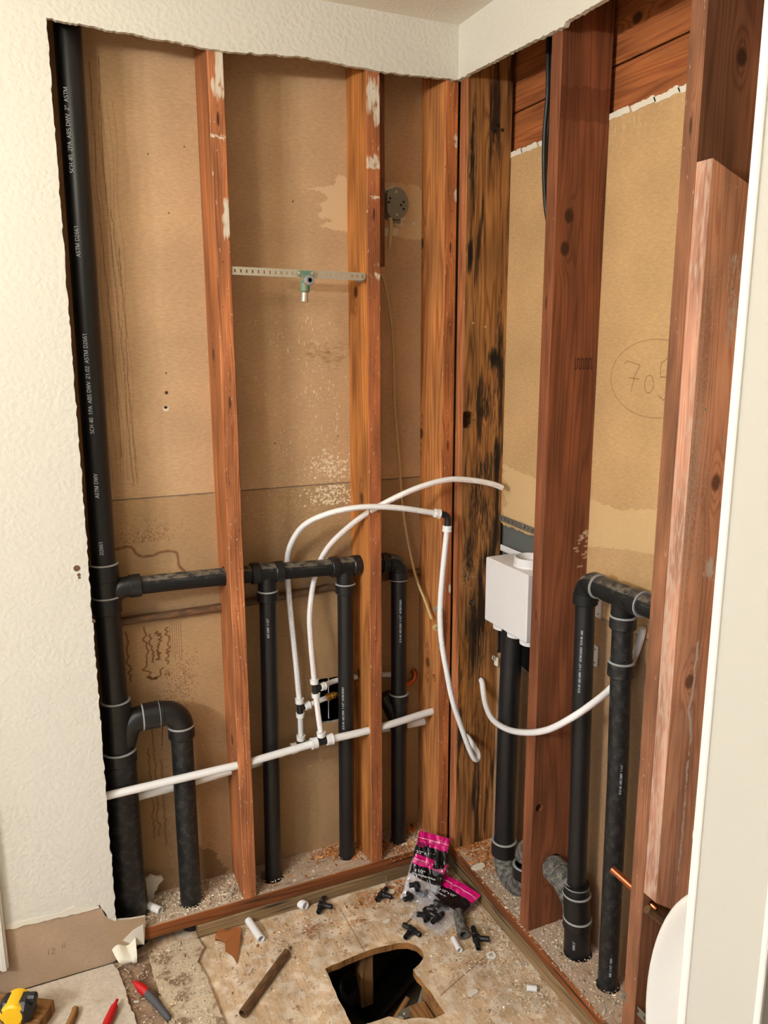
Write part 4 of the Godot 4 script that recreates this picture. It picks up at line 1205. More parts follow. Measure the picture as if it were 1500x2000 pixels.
	drywall_sheet("drywall_sheet", pv(a), v3(0, 0, 1), v3(0, 1, 0), v3(-1, 0, 0), 0.0, 0.0127, n)

	# ---- partition with the doorway the picture is taken through
	n = structure("wall_entry", "smooth cream end of a partition wall beside the doorway", "wall")
	box("partition", v3(-0.478, FLOOR, 1.43), v3(1.3, TOP, 1.535), M.jamb_paint, n, 0.004)
	box("corner_bead", v3(-0.4815, FLOOR, 1.428), v3(-0.476, TOP, 1.4395), M.trim_paint, n, 0.002)
	box("corner_bead", v3(-0.4815, FLOOR, 1.530), v3(-0.476, TOP, 1.538), M.trim_paint, n, 0.002)

	# ---- walls outside the picture that close the two rooms; the windows let daylight in
	n = structure("wall_side", "plain grey side wall with two windows, darkened to cut bounced light", "wall")
	var wx := -3.3
	for e in [[-0.48, 0.25, FLOOR, TOP], [0.85, 2.60, FLOOR, TOP], [3.50, 3.6, FLOOR, TOP], [0.25, 0.85, FLOOR, 0.45], [0.25, 0.85, 1.25, TOP], [2.60, 3.50, FLOOR, 0.80], [2.60, 3.50, 2.2, TOP]]:
		box("wall_panel", v3(wx - 0.1, e[2], e[0]), v3(wx, e[3], e[1]), M.low_bounce_paint, n, 0.0)
	box("torn_gypsum_board", v3(wx, FLOOR, -0.1), v3(-1.401, 0.166, 0.0106), M.board_rl, n, 0.0)
	n = structure("wall_rear", "plain grey rear wall of the room, darkened to cut bounced light", "wall")
	box("wall_panel", v3(-3.4, FLOOR, 3.6), v3(1.3, TOP, 3.7), M.low_bounce_paint, n, 0.0)
	box("wall_panel", v3(1.2, FLOOR, 1.535), v3(1.3, TOP, 3.6), M.low_bounce_paint, n, 0.0)
	for k in 2:
		var w := structure("window_%d" % (k + 1), ["low white framed window in the side wall near the stack wall", "unseen white framed window near the rear wall, enlarged to light the trimmer stud"][k], "window")
		var zc: float = [0.55, 3.05][k]
		var hw: float = [0.30, 0.45][k]
		var ya: float = [0.45, 0.80][k]
		var yb: float = [1.25, 2.2][k]  # second window is unseen, enlarged for light on the trimmer stud
		box("frame_rail", v3(wx - 0.07, ya, zc - hw), v3(wx - 0.02, ya + 0.05, zc + hw), M.trim_paint, w, 0.003)
		box("frame_rail", v3(wx - 0.07, yb - 0.05, zc - hw), v3(wx - 0.02, yb, zc + hw), M.trim_paint, w, 0.003)
		box("frame_stile", v3(wx - 0.07, ya + 0.05, zc - hw), v3(wx - 0.02, yb - 0.05, zc - hw + 0.05), M.trim_paint, w, 0.003)
		box("frame_stile", v3(wx - 0.07, ya + 0.05, zc + hw - 0.05), v3(wx - 0.02, yb - 0.05, zc + hw), M.trim_paint, w, 0.003)
		box("pane", v3(wx - 0.047, ya + 0.05, zc - hw + 0.05), v3(wx - 0.043, yb - 0.05, zc + hw - 0.05), M.window_glass, w, 0.0)
	n = structure("trim_1", "white casing board ending above the floor at the left edge", "trim")
	box("casing", v3(-1.40, 0.056, 0.0130), v3(-1.298, 2.1, 0.030), M.trim_paint, n, 0.003)
	box("casing_bead", v3(-1.315, 0.056, 0.0302), v3(-1.303, 2.1, 0.034), M.trim_paint, n, 0.002)

func fix_uv(o: MeshInstance3D, org: Vector2, sc: Vector2, _plane: String) -> void:
	var m: ArrayMesh = o.mesh
	var arr := m.surface_get_arrays(0)
	var mm := m.surface_get_material(0)
	var vs: PackedVector3Array = arr[Mesh.ARRAY_VERTEX]
	var ts := PackedVector2Array()
	for p in vs: ts.append(Vector2((p.x + org.x) * sc.x, (org.y - p.y) * sc.y))
	arr[Mesh.ARRAY_TEX_UV] = ts
	var nm := ArrayMesh.new()
	nm.add_surface_from_arrays(Mesh.PRIMITIVE_TRIANGLES, arr)
	nm.surface_set_material(0, mm)
	o.mesh = nm

func drywall_sheet(called: String, poly: PackedVector2Array, ex: Vector3, ey: Vector3, en: Vector3, d0: float, d1: float, parent: Node) -> void:
	var f := MB.new()
	var s := MB.new()
	f.prism(poly, Vector3.ZERO, ex, ey, en, d0, d1, Vector2.ONE, Vector2.ZERO, s)
	var m := ArrayMesh.new()
	f.put(m, M.wall_paint)
	s.put(m, M.gypsum_core)
	part(called, m, parent)

func kraft_strip() -> Material:
	var t := paper(512, 256, 241, Color(0.70, 0.60, 0.495), 0.8)
	R.seed = 242
	var nz := noise(243, 0.05, 3)
	var at := func(x: float, y: float) -> Vector2: return Vector2((x + 1.4) / 0.5 * 512, (0.17 - y) / 0.25 * 256)
	for k in 26:
		var x := R.randf_range(-1.33, -1.03)
		var y := R.randf_range(0.02, 0.14)
		t.stroke([at.call(x, y), at.call(x + R.randf_range(0.02, 0.06), y + R.randf_range(0.004, 0.014))], R.randf_range(0.6, 2.0), Color(0.77, 0.65, 0.53), 0.25)
	var poly := []
	for e in [[-1.06, 0.13], [-1.02, 0.09], [-0.95, 0.08], [-0.95, 0.03], [-1.03, 0.03], [-1.06, 0.06]]: poly.append(at.call(e[0], e[1]))
	t.fill(pv(poly), Color(0.68, 0.58, 0.45), 0.5, nz, 5.0)
	# pencilled figures 12 11
	var ink := Color(0.40, 0.30, 0.22)
	t.stroke([at.call(-1.203, 0.066), at.call(-1.204, 0.048)], 1.0, ink, 0.6)
	t.stroke([at.call(-1.196, 0.063), at.call(-1.190, 0.066), at.call(-1.188, 0.060), at.call(-1.196, 0.049), at.call(-1.187, 0.049)], 1.0, ink, 0.6)
	t.stroke([at.call(-1.168, 0.072), at.call(-1.169, 0.056)], 1.0, ink, 0.6)
	t.stroke([at.call(-1.162, 0.072), at.call(-1.163, 0.056)], 1.0, ink, 0.6)
	return texmat("kraft_strip", t, 0.8, 0.2)

# ---------------------------------------------------------------- drain pipes
func hub(parent: Node, o: Vector3, d: Vector3, r: float, l: float, lips := 3, material: Material = null) -> void:
	# socket of a fitting round a pipe of radius r - 0.0065, from o along d; lips: 1 at the start, 2 at the end
	var mm: Material = material if material else M.abs_fitting
	lathe("socket", o, d, [[r - 0.008, 0.0], [r - 0.0015, 0.0], [r, 0.002], [r, l - 0.002], [r - 0.0015, l], [r - 0.008, l]], mm, parent)
	if lips & 1: lathe("socket_lip", o, d, [[r - 0.0062, -0.0006], [r - 0.0018, -0.0012], [r + 0.0003, 0.0012], [r + 0.0003, 0.0025]], M.pale_lip, parent)
	if lips & 2: lathe("socket_lip", o, d, [[r + 0.0003, l - 0.0025], [r + 0.0003, l - 0.0012], [r - 0.0018, l + 0.0012], [r - 0.0062, l + 0.0006]], M.pale_lip, parent)

# white lettering along a vertical pipe: text is set on the pipe's skin, reading upwards
func print_on(parent: Node, text: String, c: Vector3, r: float, angle: float, size: float) -> void:
	var tm := TextMesh.new()
	var sf := SystemFont.new()
	sf.font_names = PackedStringArray(["Droid Sans"])
	tm.font = sf
	tm.font_size = 20
	tm.pixel_size = size / 20.0
	tm.depth = 0.0004
	tm.text = text
	var src := tm.get_mesh_arrays() if tm.get_surface_count() == 0 else tm.surface_get_arrays(0)
	var vs: PackedVector3Array = src[Mesh.ARRAY_VERTEX]
	var out := PackedVector3Array()
	var ns := PackedVector3Array()
	for p in vs:
		var a := angle - p.y / r
		var o := v3(sin(a), 0, cos(a))
		out.append(c + o * (r + 0.00015 + p.z + 0.0002) + v3(0, p.x, 0))
		ns.append(o)
	src[Mesh.ARRAY_VERTEX] = out
	src[Mesh.ARRAY_NORMAL] = ns
	src[Mesh.ARRAY_TANGENT] = null
	var m := ArrayMesh.new()
	m.add_surface_from_arrays(Mesh.PRIMITIVE_TRIANGLES, src)
	m.surface_set_material(0, M.pipe_print)
	part("pipe_print", m, parent)

func build_drains() -> void:
	var n := thing("drain_stack", "tall black plastic drain and vent stack with branches down through the left wall", "drain pipe", v3(-0.985, PLATE, -0.07))
	base_at = n.position
	var z := -0.07
	var r2 := 0.0302
	var r15 := 0.0242
	var up := v3(0, 1, 0)
	var rt := v3(1, 0, 0)
	# riser
	var p := tube("riser_pipe", [L(-0.9745, 2.43, z), L(-0.981, 1.7, z), L(-0.9865, 1.05, z)], r2, M.abs_pipe, n, 32)
	for e in [[2.10, "SCH 40  2PA  ABS DWV  2\"  ASTM"], [1.86, "ASTM D2661"], [1.53, "SCH 40  1PA  ABS DWV  21.02  ASTM D2661"], [1.28, "ASTM DWV"], [1.12, "D2661"]]:
		print_on(p, e[1], L(-0.982, e[0], z), r2 + 0.0012, -0.30, 0.0125)
	hub(n, L(-0.9865, 1.028, z), up, 0.0375, 0.045, 2)
	tube("tee_body", [L(-0.9862, 0.985, z), L(-0.9865, 1.03, z)], 0.0345, M.abs_fitting, n, 28)
	hub(n, L(-0.986, 0.940, z), up, 0.0375, 0.045, 2)
	# sweep of the vent branch
	tube("tee_branch", smooth([L(-0.975, 0.975, z), L(-0.955, 0.998, z), L(-0.935, 1.003, z), L(-0.918, 1.0035, z)], 5), [0.024, 0.024, 0.025, 0.026, 0.027, 0.0275, 0.0275, 0.0275, 0.0275, 0.0275, 0.0275, 0.0275, 0.0275, 0.0275, 0.0275, 0.0275], M.abs_fitting, n, 24)
	hub(n, L(-0.928, 1.0035, z), rt, 0.0305, 0.030, 0)
	tube("vent_pipe", [L(-0.91, 1.003, z), L(-0.80, 1.002, z), L(-0.60, 0.9975, z)], r15, M.abs_dusty, n, 28)
	tube("vent_pipe", [L(-0.545, 0.996, z), L(-0.45, 0.992, z), L(-0.36, 0.9885, z)], r15, M.abs_dusty, n, 28)
	tube("vent_pipe", [L(-0.29, 0.986, z), L(-0.17, 0.981, z)], r15, M.abs_dusty, n, 28)
	for e in [[-0.556, 0.9962, -0.570, -0.068], [-0.320, 0.987, -0.3275, -0.07]]:
		tube("vent_tee", [L(e[0] - 0.046, e[1] + 0.0016, z), L(e[0] + 0.046, e[1] - 0.0016, z)], 0.0278, M.abs_dusty, n, 28)
		lathe("vent_tee_end", L(e[0] - 0.046, e[1] + 0.0016, z), rt, [[0.025, -0.001], [0.029, 0.0], [0.0302, 0.002], [0.0302, 0.022], [0.0278, 0.025]], M.abs_fitting, n, 26)
		lathe("vent_tee_end", L(e[0] + 0.046, e[1] - 0.0016, z), -rt, [[0.025, -0.001], [0.029, 0.0], [0.0302, 0.002], [0.0302, 0.022], [0.0278, 0.025]], M.abs_fitting, n, 26)
		tube("vent_tee_branch", [L(e[0], e[1] - 0.01, z), L(e[0], e[1] - 0.058, z)], 0.0262, M.abs_fitting, n, 26)
		hub(n, L(e[0], e[1] - 0.082, z), up, 0.0302, 0.030, 2)
		p = tube("drop_pipe", [L(e[0], e[1] - 0.06, z), L(e[2], PLATE - 0.10, e[3])], r15, M.abs_pipe, n, 28)
		if e[0] < -0.5: print_on(p, "ABS DWV  1-1/2\"", L(-0.5575, 0.84, z), r15 + 0.0012, -0.30, 0.008)
		else: print_on(p, "SCH 40  ABS DWV  1-1/2\"  ASTM D2661", L(-0.3232, 0.55, z), r15 + 0.0014, -0.72, 0.008)
	# last elbow and its drop
	tube("vent_elbow", arc(L(-0.180, 0.948, z), up, rt, 0.034, 0.0, PI / 2, 12), 0.0272, M.abs_dusty, n, 26)
	hub(n, L(-0.206, 0.9825, z), rt, 0.0305, 0.022, 0)
	hub(n, L(-0.146, 0.925, z), up, 0.0305, 0.026, 1)
	p = tube("drop_pipe", [L(-0.146, 0.945, z), L(-0.1445, PLATE - 0.10, -0.073)], r15, M.abs_pipe, n, 28)
	print_on(p, "SCH 40  ABS DWV  1-1/2\"  ASTM D2661", L(-0.1457, 0.80, z), r15 + 0.0012, -0.25, 0.008)
	hub(n, L(-0.1452, 0.525, -0.0714), up, 0.0315, 0.030, 2)
	tube("wye_body", [L(-0.1452, 0.53, -0.0714), L(-0.1449, 0.43, -0.072)], 0.0272, M.abs_fitting, n, 26)
	tube("wye_branch", [L(-0.1449, 0.455, -0.074), L(-0.168, 0.51, -0.088), L(-0.185, 0.545, -0.098)], 0.0255, M.abs_fitting, n, 24)
	# middle of the stack, lower tee and the wider foot
	tube("riser_pipe", [L(-0.986, 0.965, z), L(-0.9835, 0.69, z)], 0.0325, M.abs_pipe, n, 32)
	hub(n, L(-0.9835, 0.645, z), up, 0.0395, 0.050, 2)
	tube("tee_body", [L(-0.9835, 0.65, z), L(-0.984, 0.55, z)], 0.0385, M.abs_fitting, n, 30)
	hub(n, L(-0.984, 0.515, z), up, 0.0465, 0.036, 2)
	tube("stack_foot", [L(-0.984, 0.53, z), L(-0.985, PLATE - 0.12, z)], 0.0430, M.abs_scuffed, n, 36)
	tube("tee_branch", smooth([L(-0.97, 0.57, z), L(-0.955, 0.612, z), L(-0.935, 0.628, z), L(-0.905, 0.632, z)], 5), 0.0335, M.abs_fitting, n, 26)
	hub(n, L(-0.918, 0.632, z), rt, 0.0365, 0.046, 3)
	hub(n, L(-0.874, 0.632, z), rt, 0.0362, 0.012, 0)
	tube("branch_elbow", arc(L(-0.864, 0.584, z), up, rt, 0.048, 0.0, PI / 2, 14), 0.0338, M.abs_fitting, n, 28)
	hub(n, L(-0.816, 0.553, z), up, 0.0368, 0.034, 0)
	lathe("socket_lip", L(-0.816, 0.587, z), up, [[0.0371, -0.003], [0.0371, 0.0], [0.034, 0.0014]], M.pale_lip, n, 26)
	tube("drop_pipe", [L(-0.816, 0.56, z), L(-0.8185, PLATE - 0.1, -0.062)], r2, M.abs_scuffed, n, 30)

	# ---- drains in the right wall
	n = thing("drain_branch", "black plastic drain with trap, wye and two upright pipes in the right wall", "drain pipe", v3(0.07, PLATE, 0.57))
	base_at = n.position
	var x := 0.07
	var fw := v3(0, 0, 1)
	tube("standpipe", [L(x, 0.83, 0.2270), L(x, 0.50, 0.2190), L(x, 0.155, 0.2185)], 0.0302, M.abs_pipe, n, 32)
	hub(n, L(x, 0.112, 0.2185), up, 0.0378, 0.048, 2)
	# trap bend below, up leg and elbow through the stud
	tube("trap_bend", arc(L(x, 0.115, 0.2760), v3(0, 0, -1), v3(0, -1, 0), 0.0575, 0.0, PI, 20), 0.0335, M.abs_plaster, n, 28)
	hub(n, L(x, 0.112, 0.3335), up, 0.0378, 0.040, 2)
	tube("trap_elbow", arc(L(x, 0.172, 0.3835), v3(0, 0, -1), up, 0.050, 0.0, PI / 2, 12), 0.0325, M.abs_plaster, n, 28)
	tube("trap_arm", [L(x, 0.222, 0.38), L(x + 0.002, 0.222, 0.475)], 0.0302, M.abs_plaster, n, 28)
	hub(n, L(x + 0.003, 0.222, 0.456), v3(0, -0.10, 0.995).normalized(), 0.0365, 0.034, 0, M.abs_plaster)
	tube("wye_branch", smooth([L(x + 0.003, 0.220, 0.474), L(x + 0.005, 0.210, 0.505), L(x + 0.008, 0.180, 0.540), L(x + 0.009, 0.140, 0.557)], 5), 0.0335, M.abs_plaster, n, 26)
	var xa := 0.079
	var za := 0.560
	tube("wye_body", [L(xa - 0.004, 0.215, za - 0.005), L(xa - 0.001, 0.135, za)], 0.0345, M.abs_fitting, n, 30)
	hub(n, L(xa - 0.003, 0.205, za - 0.004), up, 0.0375, 0.006, 2)
	lathe("socket_lip", L(xa - 0.003, 0.235, za - 0.006), up, [[0.034, -0.003], [0.034, 0.0], [0.026, 0.0014]], M.pale_lip, n, 26)
	tube("reducing_bush", [L(xa - 0.003, 0.200, za - 0.004), L(xa - 0.003, 0.236, za - 0.006)], 0.0336, M.abs_fitting, n, 28)
	hub(n, L(xa - 0.0005, 0.112, za + 0.001), up, 0.0378, 0.028, 2)
	p = tube("drain_foot", [L(xa, 0.13, za + 0.001), L(xa + 0.002, PLATE - 0.1, za + 0.006)], 0.0340, M.abs_pipe, n, 30)
	print_on(p, "DWV 2\"", L(xa, 0.078, za + 0.001), 0.0352, -0.85, 0.008)
	p = tube("upright_pipe", [L(x + 0.006, 0.225, za - 0.006), L(x, 0.70, 0.547), L(x, 1.02, 0.537)], r15, M.abs_pipe, n, 28)
	print_on(p, "SCH 40  ABS DWV  1-1/2\"  ASTM D2661  SCH 40  ABS", L(x, 0.86, 0.542), r15 + 0.0015, -0.95, 0.007)
	hub(n, L(x, 1.000, 0.5375), up, 0.0305, 0.028, 0, M.abs_dusty)
	tube("upright_elbow", arc(L(x, 1.027, 0.5675), v3(0, 0, -1), up, 0.030, 0.0, PI / 2, 12), 0.0275, M.abs_dusty, n, 28)
	lathe("socket", L(x, 1.057, 0.560), fw, [[0.024, 0.0], [0.0295, 0.0], [0.0305, 0.002], [0.0305, 0.022], [0.0255, 0.024]], M.abs_dusty, n, 26)
	lathe("socket_lip", L(x, 1.057, 0.582), fw, [[0.0308, 0.0], [0.0308, 0.001], [0.026, 0.003]], M.pale_lip, n, 26)
	tube("cross_pipe", [L(x, 1.057, 0.575), L(x, 1.058, 0.83)], r15, M.abs_dusty, n, 28)
	tube("cross_tee", [L(x, 1.0575, 0.610), L(x, 1.058, 0.735)], 0.0278, M.abs_dusty, n, 28)
	lathe("socket", L(x, 1.058, 0.735), fw, [[0.0285, -0.03], [0.0305, -0.028], [0.0305, -0.001], [0.0285, 0.0], [0.0242, 0.0]], M.abs_dusty, n, 26)
	lathe("socket_lip", L(x, 1.058, 0.735), fw, [[0.0306, -0.001], [0.029, 0.0012], [0.0245, 0.0008]], M.pale_lip, n, 26)
	tube("tee_branch", [L(x, 1.055, 0.6685), L(x, 1.005, 0.6725)], 0.0265, M.abs_dusty, n, 26)
	# saddle where the branch sweeps into the run
	tube("tee_sweep", smooth([L(x - 0.002, 1.015, 0.671), L(x - 0.003, 1.045, 0.678), L(x - 0.003, 1.056, 0.70)], 6), 0.0258, M.abs_dusty, n, 24)
	hub(n, L(x, 0.983, 0.674), up, 0.0308, 0.030, 2, M.abs_scuffed)
	p = tube("upright_pipe", [L(x, 1.00, 0.6735), L(x, 0.89, 0.6765)], r15, M.abs_scuffed, n, 28)
	hub(n, L(x, 0.868, 0.677), up, 0.0312, 0.036, 2, M.abs_scuffed)
	p = tube("upright_pipe", [L(x, 0.885, 0.677), L(x + 0.004, 0.60, 0.684), L(x + 0.009, PLATE - 0.1, 0.690)], r15, M.abs_scuffed, n, 28)
	print_on(p, "SCH 40  ABS DWV  1-1/2\"", L(x + 0.0045, 0.62, 0.684), r15 + 0.0016, -0.45, 0.007)
	print_on(p, "ABS  1-1/2\"  DWV", L(x + 0.0085, 0.11, 0.6895), r15 + 0.0016, -0.55, 0.007)

	# ---- drain elbow lying in the crawl space
	n = thing("crawlspace_pipe", "black drain elbow with open mouth in the dark under the floor hole", "drain pipe", v3(-0.452, -0.19, 0.19))
	tube("elbow", smooth([v3(-0.05, -0.09, -0.03), v3(-0.045, -0.05, -0.03), v3(-0.025, -0.015, -0.012), v3(0.004, 0.012, 0.018), v3(0.016, 0.024, 0.032)], 5), 0.036, M.abs_scuffed, n, 26, 0.72)
	hub(n, v3(0.006, 0.014, 0.021), v3(0.5, 0.45, 0.62).normalized(), 0.042, 0.018, 0, M.abs_scuffed)
	n = thing("crawlspace_pipe", "black drain pipe crossing deeper under the floor hole", "drain pipe", v3(-0.31, -0.305, 0.16))
	tube("pipe", [v3(-0.06, -0.005, 0.02), v3(0.04, 0.0, -0.03), v3(0.22, 0.02, -0.12)], 0.042, M.abs_pipe, n, 24)
	n = thing("hanger_strap", "bent perforated grey metal strap with a bolt under the floor hole", "strap", v3(-0.335, -0.15, 0.395))
	var pts := [v3(-0.060, -0.02, 0.020), v3(-0.035, 0.006, 0.010), v3(-0.012, 0.010, -0.003), v3(0.020, 0.010, -0.006), v3(0.040, 0.014, -0.006), v3(0.058, 0.026, -0.022), v3(0.070, 0.034, -0.032)]
	var sm := smooth(pts, 6)
	var f := MB.new()
	for k in sm.size() - 1:
		var d: Vector3 = (sm[k + 1] - sm[k]).normalized()
		var sd := d.cross(v3(0, 1, 0.3)).normalized() * 0.012
		var nn := sd.cross(d).normalized()
		f.quad(sm[k] - sd, sm[k] + sd, sm[k + 1] + sd, sm[k + 1] - sd, nn)
		f.quad(sm[k] - sd - nn * 0.001, sm[k] + sd - nn * 0.001, sm[k + 1] + sd - nn * 0.001, sm[k + 1] - sd - nn * 0.001, -nn)
	part("strap", solid(f, M.steel_dull), n)
	lathe("bolt", v3(-0.030, 0.004, 0.010), v3(0, 1, 0.2), [[0.0, 0.010], [0.008, 0.010], [0.009, 0.006], [0.009, 0.0], [0.005, 0.0], [0.005, -0.02]], M.galvanised, n, 12)
	for k in [8, 12, 16, 20]:
		lathe("rivet", sm[k], v3(0, 1, 0.3), [[0.0, 0.003], [0.003, 0.0025], [0.004, 0.0]], M.galvanised, n, 10)
	n = thing("wood_offcut", "narrow dark wood stick lying under the floor hole", "offcut", v3(-0.36, -0.16, 0.368))
	tube("stick", [v3(-0.075, -0.035, 0.042), v3(0.048, 0.012, -0.026)], 0.0085, M.under_wood, n, 8)

# ---------------------------------------------------------------- water tubing
func ring(parent: Node, o: Vector3, d: Vector3, r: float, l: float) -> void:
	lathe("expansion_ring", o - d.normalized() * l * 0.5, d, [[r - 0.004, 0.0], [r - 0.001, 0.0], [r, 0.0012], [r, l - 0.0032], [r + 0.0010, l - 0.0026], [r + 0.0010, l], [r - 0.004, l]], M.pex_ring, parent, 20)

func build_water() -> void:
	# hot: large line along the studs, tee, riser and the long free tube
	var n := thing("hot_water_tubing", "white plastic tubing with red print, large run along studs and free bent end", "water tubing", v3(-0.4235, 0.4776, -0.0165))
	base_at = n.position
	var zf := -0.0165
	tube("main_tube", [L(-1.10, 0.4525, 0.002 + zf), L(-0.85, 0.456, zf), L(-0.66, 0.459, zf), L(-0.53, 0.469, zf), L(-0.436, 0.4765, zf)], 0.0111, M.pex_main, n, 20)
	tube("main_tube", smooth([L(-0.411, 0.4776, zf), L(-0.30, 0.4785, zf), L(-0.21, 0.482, zf - 0.002), L(-0.09, 0.4835, zf - 0.02), L(-0.035, 0.483, -0.045), L(-0.008, 0.483, -0.05)], 5), 0.0111, M.pex_main, n, 20)
	tube("tee_fitting", [L(-0.440, 0.4765, zf), L(-0.407, 0.4778, zf)], 0.0118, M.poly_black, n, 18)
	tube("tee_fitting_branch", [L(-0.4235, 0.477, zf), L(-0.4238, 0.505, zf)], 0.0088, M.poly_black, n, 16)
	ring(n, L(-0.4455, 0.4762, zf), v3(-1, -0.03, 0), 0.0163, 0.019)
	ring(n, L(-0.3985, 0.4778, zf), v3(1, 0.01, 0), 0.0163, 0.021)
	ring(n, L(-0.4238, 0.4995, zf), v3(0, 1, 0), 0.0125, 0.015)
	var za := -0.058
	tube("riser_tube", [L(-0.424, 0.50, zf), L(-0.425, 0.555, -0.036), L(-0.4232, 0.606, za)], 0.0081, M.pex_hot, n, 18)
	ring(n, L(-0.4232, 0.605, za), v3(0, 1, -0.1), 0.0125, 0.014)
	tube("tee_fitting", [L(-0.4232, 0.602, za), L(-0.4252, 0.646, -0.062)], 0.0092, M.poly_black, n, 16)
	tube("tee_fitting_branch", [L(-0.424, 0.625, -0.060), L(-0.402, 0.6245, -0.067)], 0.0085, M.poly_black, n, 16)
	ring(n, L(-0.4256, 0.647, -0.062), v3(0, 1, -0.1), 0.0125, 0.014)
	ring(n, L(-0.3985, 0.6243, -0.068), v3(1, -0.03, -0.35), 0.0120, 0.016)
	tube("side_tube", smooth([L(-0.398, 0.6242, -0.068), L(-0.37, 0.621, -0.090), L(-0.337, 0.6175, -0.106), L(-0.266, 0.6155, -0.110), L(-0.18, 0.606, -0.112), L(-0.115, 0.594, -0.110)], 5), 0.0081, M.pex_hot, n, 18)
	# long tube: behind the vent pipe, out past the stud, free end over the next bay
	tube("long_tube", smooth([L(-0.4257, 0.647, -0.062), L(-0.4273, 0.681, -0.064), L(-0.4294, 0.774, -0.076), L(-0.4257, 0.847, -0.090), L(-0.408, 0.935, -0.103), L(-0.385, 1.00, -0.105), L(-0.352, 1.06, -0.085), L(-0.290, 1.135, -0.030), L(-0.225, 1.190, 0.028), L(-0.147, 1.228, 0.060), L(-0.060, 1.247, 0.075), L(0.013, 1.241, 0.085), L(0.072, 1.228, 0.092), L(0.108, 1.214, 0.095)], 8), 0.0081, M.pex_hot, n, 20, 0.72)

	# cold: line further back, riser, arch, elbow and the loop into the corner stud
	n = thing("cold_water_tubing", "white plastic tubing with blue print arching over to a black elbow", "water tubing", v3(-0.462, 0.43, -0.1))
	base_at = n.position
	tube("main_tube", [L(-1.10, 0.375, -0.10), L(-0.80, 0.388, -0.10), L(-0.60, 0.405, -0.10), L(-0.47, 0.428, -0.10)], 0.0111, M.pex_main, n, 18)
	tube("main_tube", [L(-0.45, 0.431, -0.10), L(-0.25, 0.430, -0.10), L(-0.10, 0.4235, -0.10), L(-0.012, 0.422, -0.10)], 0.0111, M.pex_main, n, 18)
	tube("tee_fitting", [L(-0.475, 0.428, -0.10), L(-0.445, 0.431, -0.10)], 0.0118, M.poly_black, n, 16)
	tube("tee_fitting_branch", [L(-0.460, 0.430, -0.10), L(-0.4602, 0.458, -0.098)], 0.0088, M.poly_black, n, 16)
	ring(n, L(-0.4602, 0.458, -0.098), v3(0, 1, 0.05), 0.0130, 0.016)
	ring(n, L(-0.482, 0.427, -0.10), v3(-1, -0.1, 0), 0.0163, 0.018)
	tube("riser_tube", [L(-0.4603, 0.46, -0.098), L(-0.4625, 0.535, -0.09)], 0.0081, M.pex_cold, n, 18)
	ring(n, L(-0.4627, 0.536, -0.09), v3(0, 1, 0), 0.0125, 0.014)
	tube("tee_fitting", [L(-0.4628, 0.532, -0.09), L(-0.465, 0.582, -0.088)], 0.0092, M.poly_black, n, 16)
	tube("tee_fitting_branch", [L(-0.464, 0.556, -0.09), L(-0.446, 0.559, -0.092)], 0.0085, M.poly_black, n, 16)
	ring(n, L(-0.465, 0.583, -0.088), v3(0, 1, 0), 0.0125, 0.016)
	ring(n, L(-0.440, 0.560, -0.093), v3(1, 0.15, -0.1), 0.0120, 0.018)
	tube("side_tube", [L(-0.44, 0.560, -0.093), L(-0.372, 0.571, -0.1)], 0.0078, M.pex_cold, n, 16)
	lathe("brass_adapter", L(-0.376, 0.571, -0.1), v3(1, 0.12, -0.05), [[0.0, 0.0], [0.0110, 0.0], [0.0115, 0.002], [0.0115, 0.012], [0.0095, 0.014], [0.0095, 0.016], [0.0105, 0.018], [0.0105, 0.030], [0.007, 0.032], [0.007, 0.036], [0.0, 0.036]], M.brass, n, 16)
	tube("arch_tube", smooth([L(-0.465, 0.58, -0.088), L(-0.470, 0.68, -0.092), L(-0.477, 0.80, -0.100), L(-0.483, 0.91, -0.105), L(-0.485, 1.01, -0.106), L(-0.475, 1.07, -0.090), L(-0.448, 1.125, -0.055), L(-0.400, 1.160, -0.010), L(-0.335, 1.178, 0.022), L(-0.265, 1.180, 0.042), L(-0.185, 1.170, 0.055), L(-0.092, 1.150, 0.062)], 8), 0.0081, M.pex_cold, n, 20)
	ring(n, L(-0.088, 1.149, 0.062), v3(1, -0.22, 0.08), 0.0130, 0.018)
	tube("elbow_fitting", smooth([L(-0.090, 1.1495, 0.0622), L(-0.070, 1.145, 0.064), L(-0.058, 1.138, 0.065), L(-0.0545, 1.124, 0.066), L(-0.0565, 1.10, 0.067)], 5), 0.0098, M.poly_black, n, 18)
	ring(n, L(-0.0575, 1.103, 0.067), v3(-0.06, -1, 0), 0.0135, 0.017)
	tube("loop_tube", smooth([L(-0.058, 1.098, 0.067), L(-0.0655, 1.045, 0.071), L(-0.075, 0.975, 0.076), L(-0.0835, 0.905, 0.082), L(-0.0875, 0.845, 0.087), L(-0.085, 0.77, 0.094), L(-0.0715, 0.68, 0.102), L(-0.053, 0.585, 0.108), L(-0.026, 0.505, 0.110), L(0.003, 0.425, 0.112), L(0.022, 0.385, 0.112), L(0.038, 0.376, 0.108), L(0.0445, 0.389, 0.100), L(0.040, 0.404, 0.085), L(0.033, 0.424, 0.060), L(0.031, 0.4245, 0.030)], 8), 0.0081, M.pex_cold, n, 20)

	# spare length hanging from the corner stud to the bay beyond
	n = thing("hanging_tube", "white plastic tube sagging from the stained corner stud past a dark stud", "water tubing", v3(0.0842, 0.6014, 0.043))
	base_at = n.position
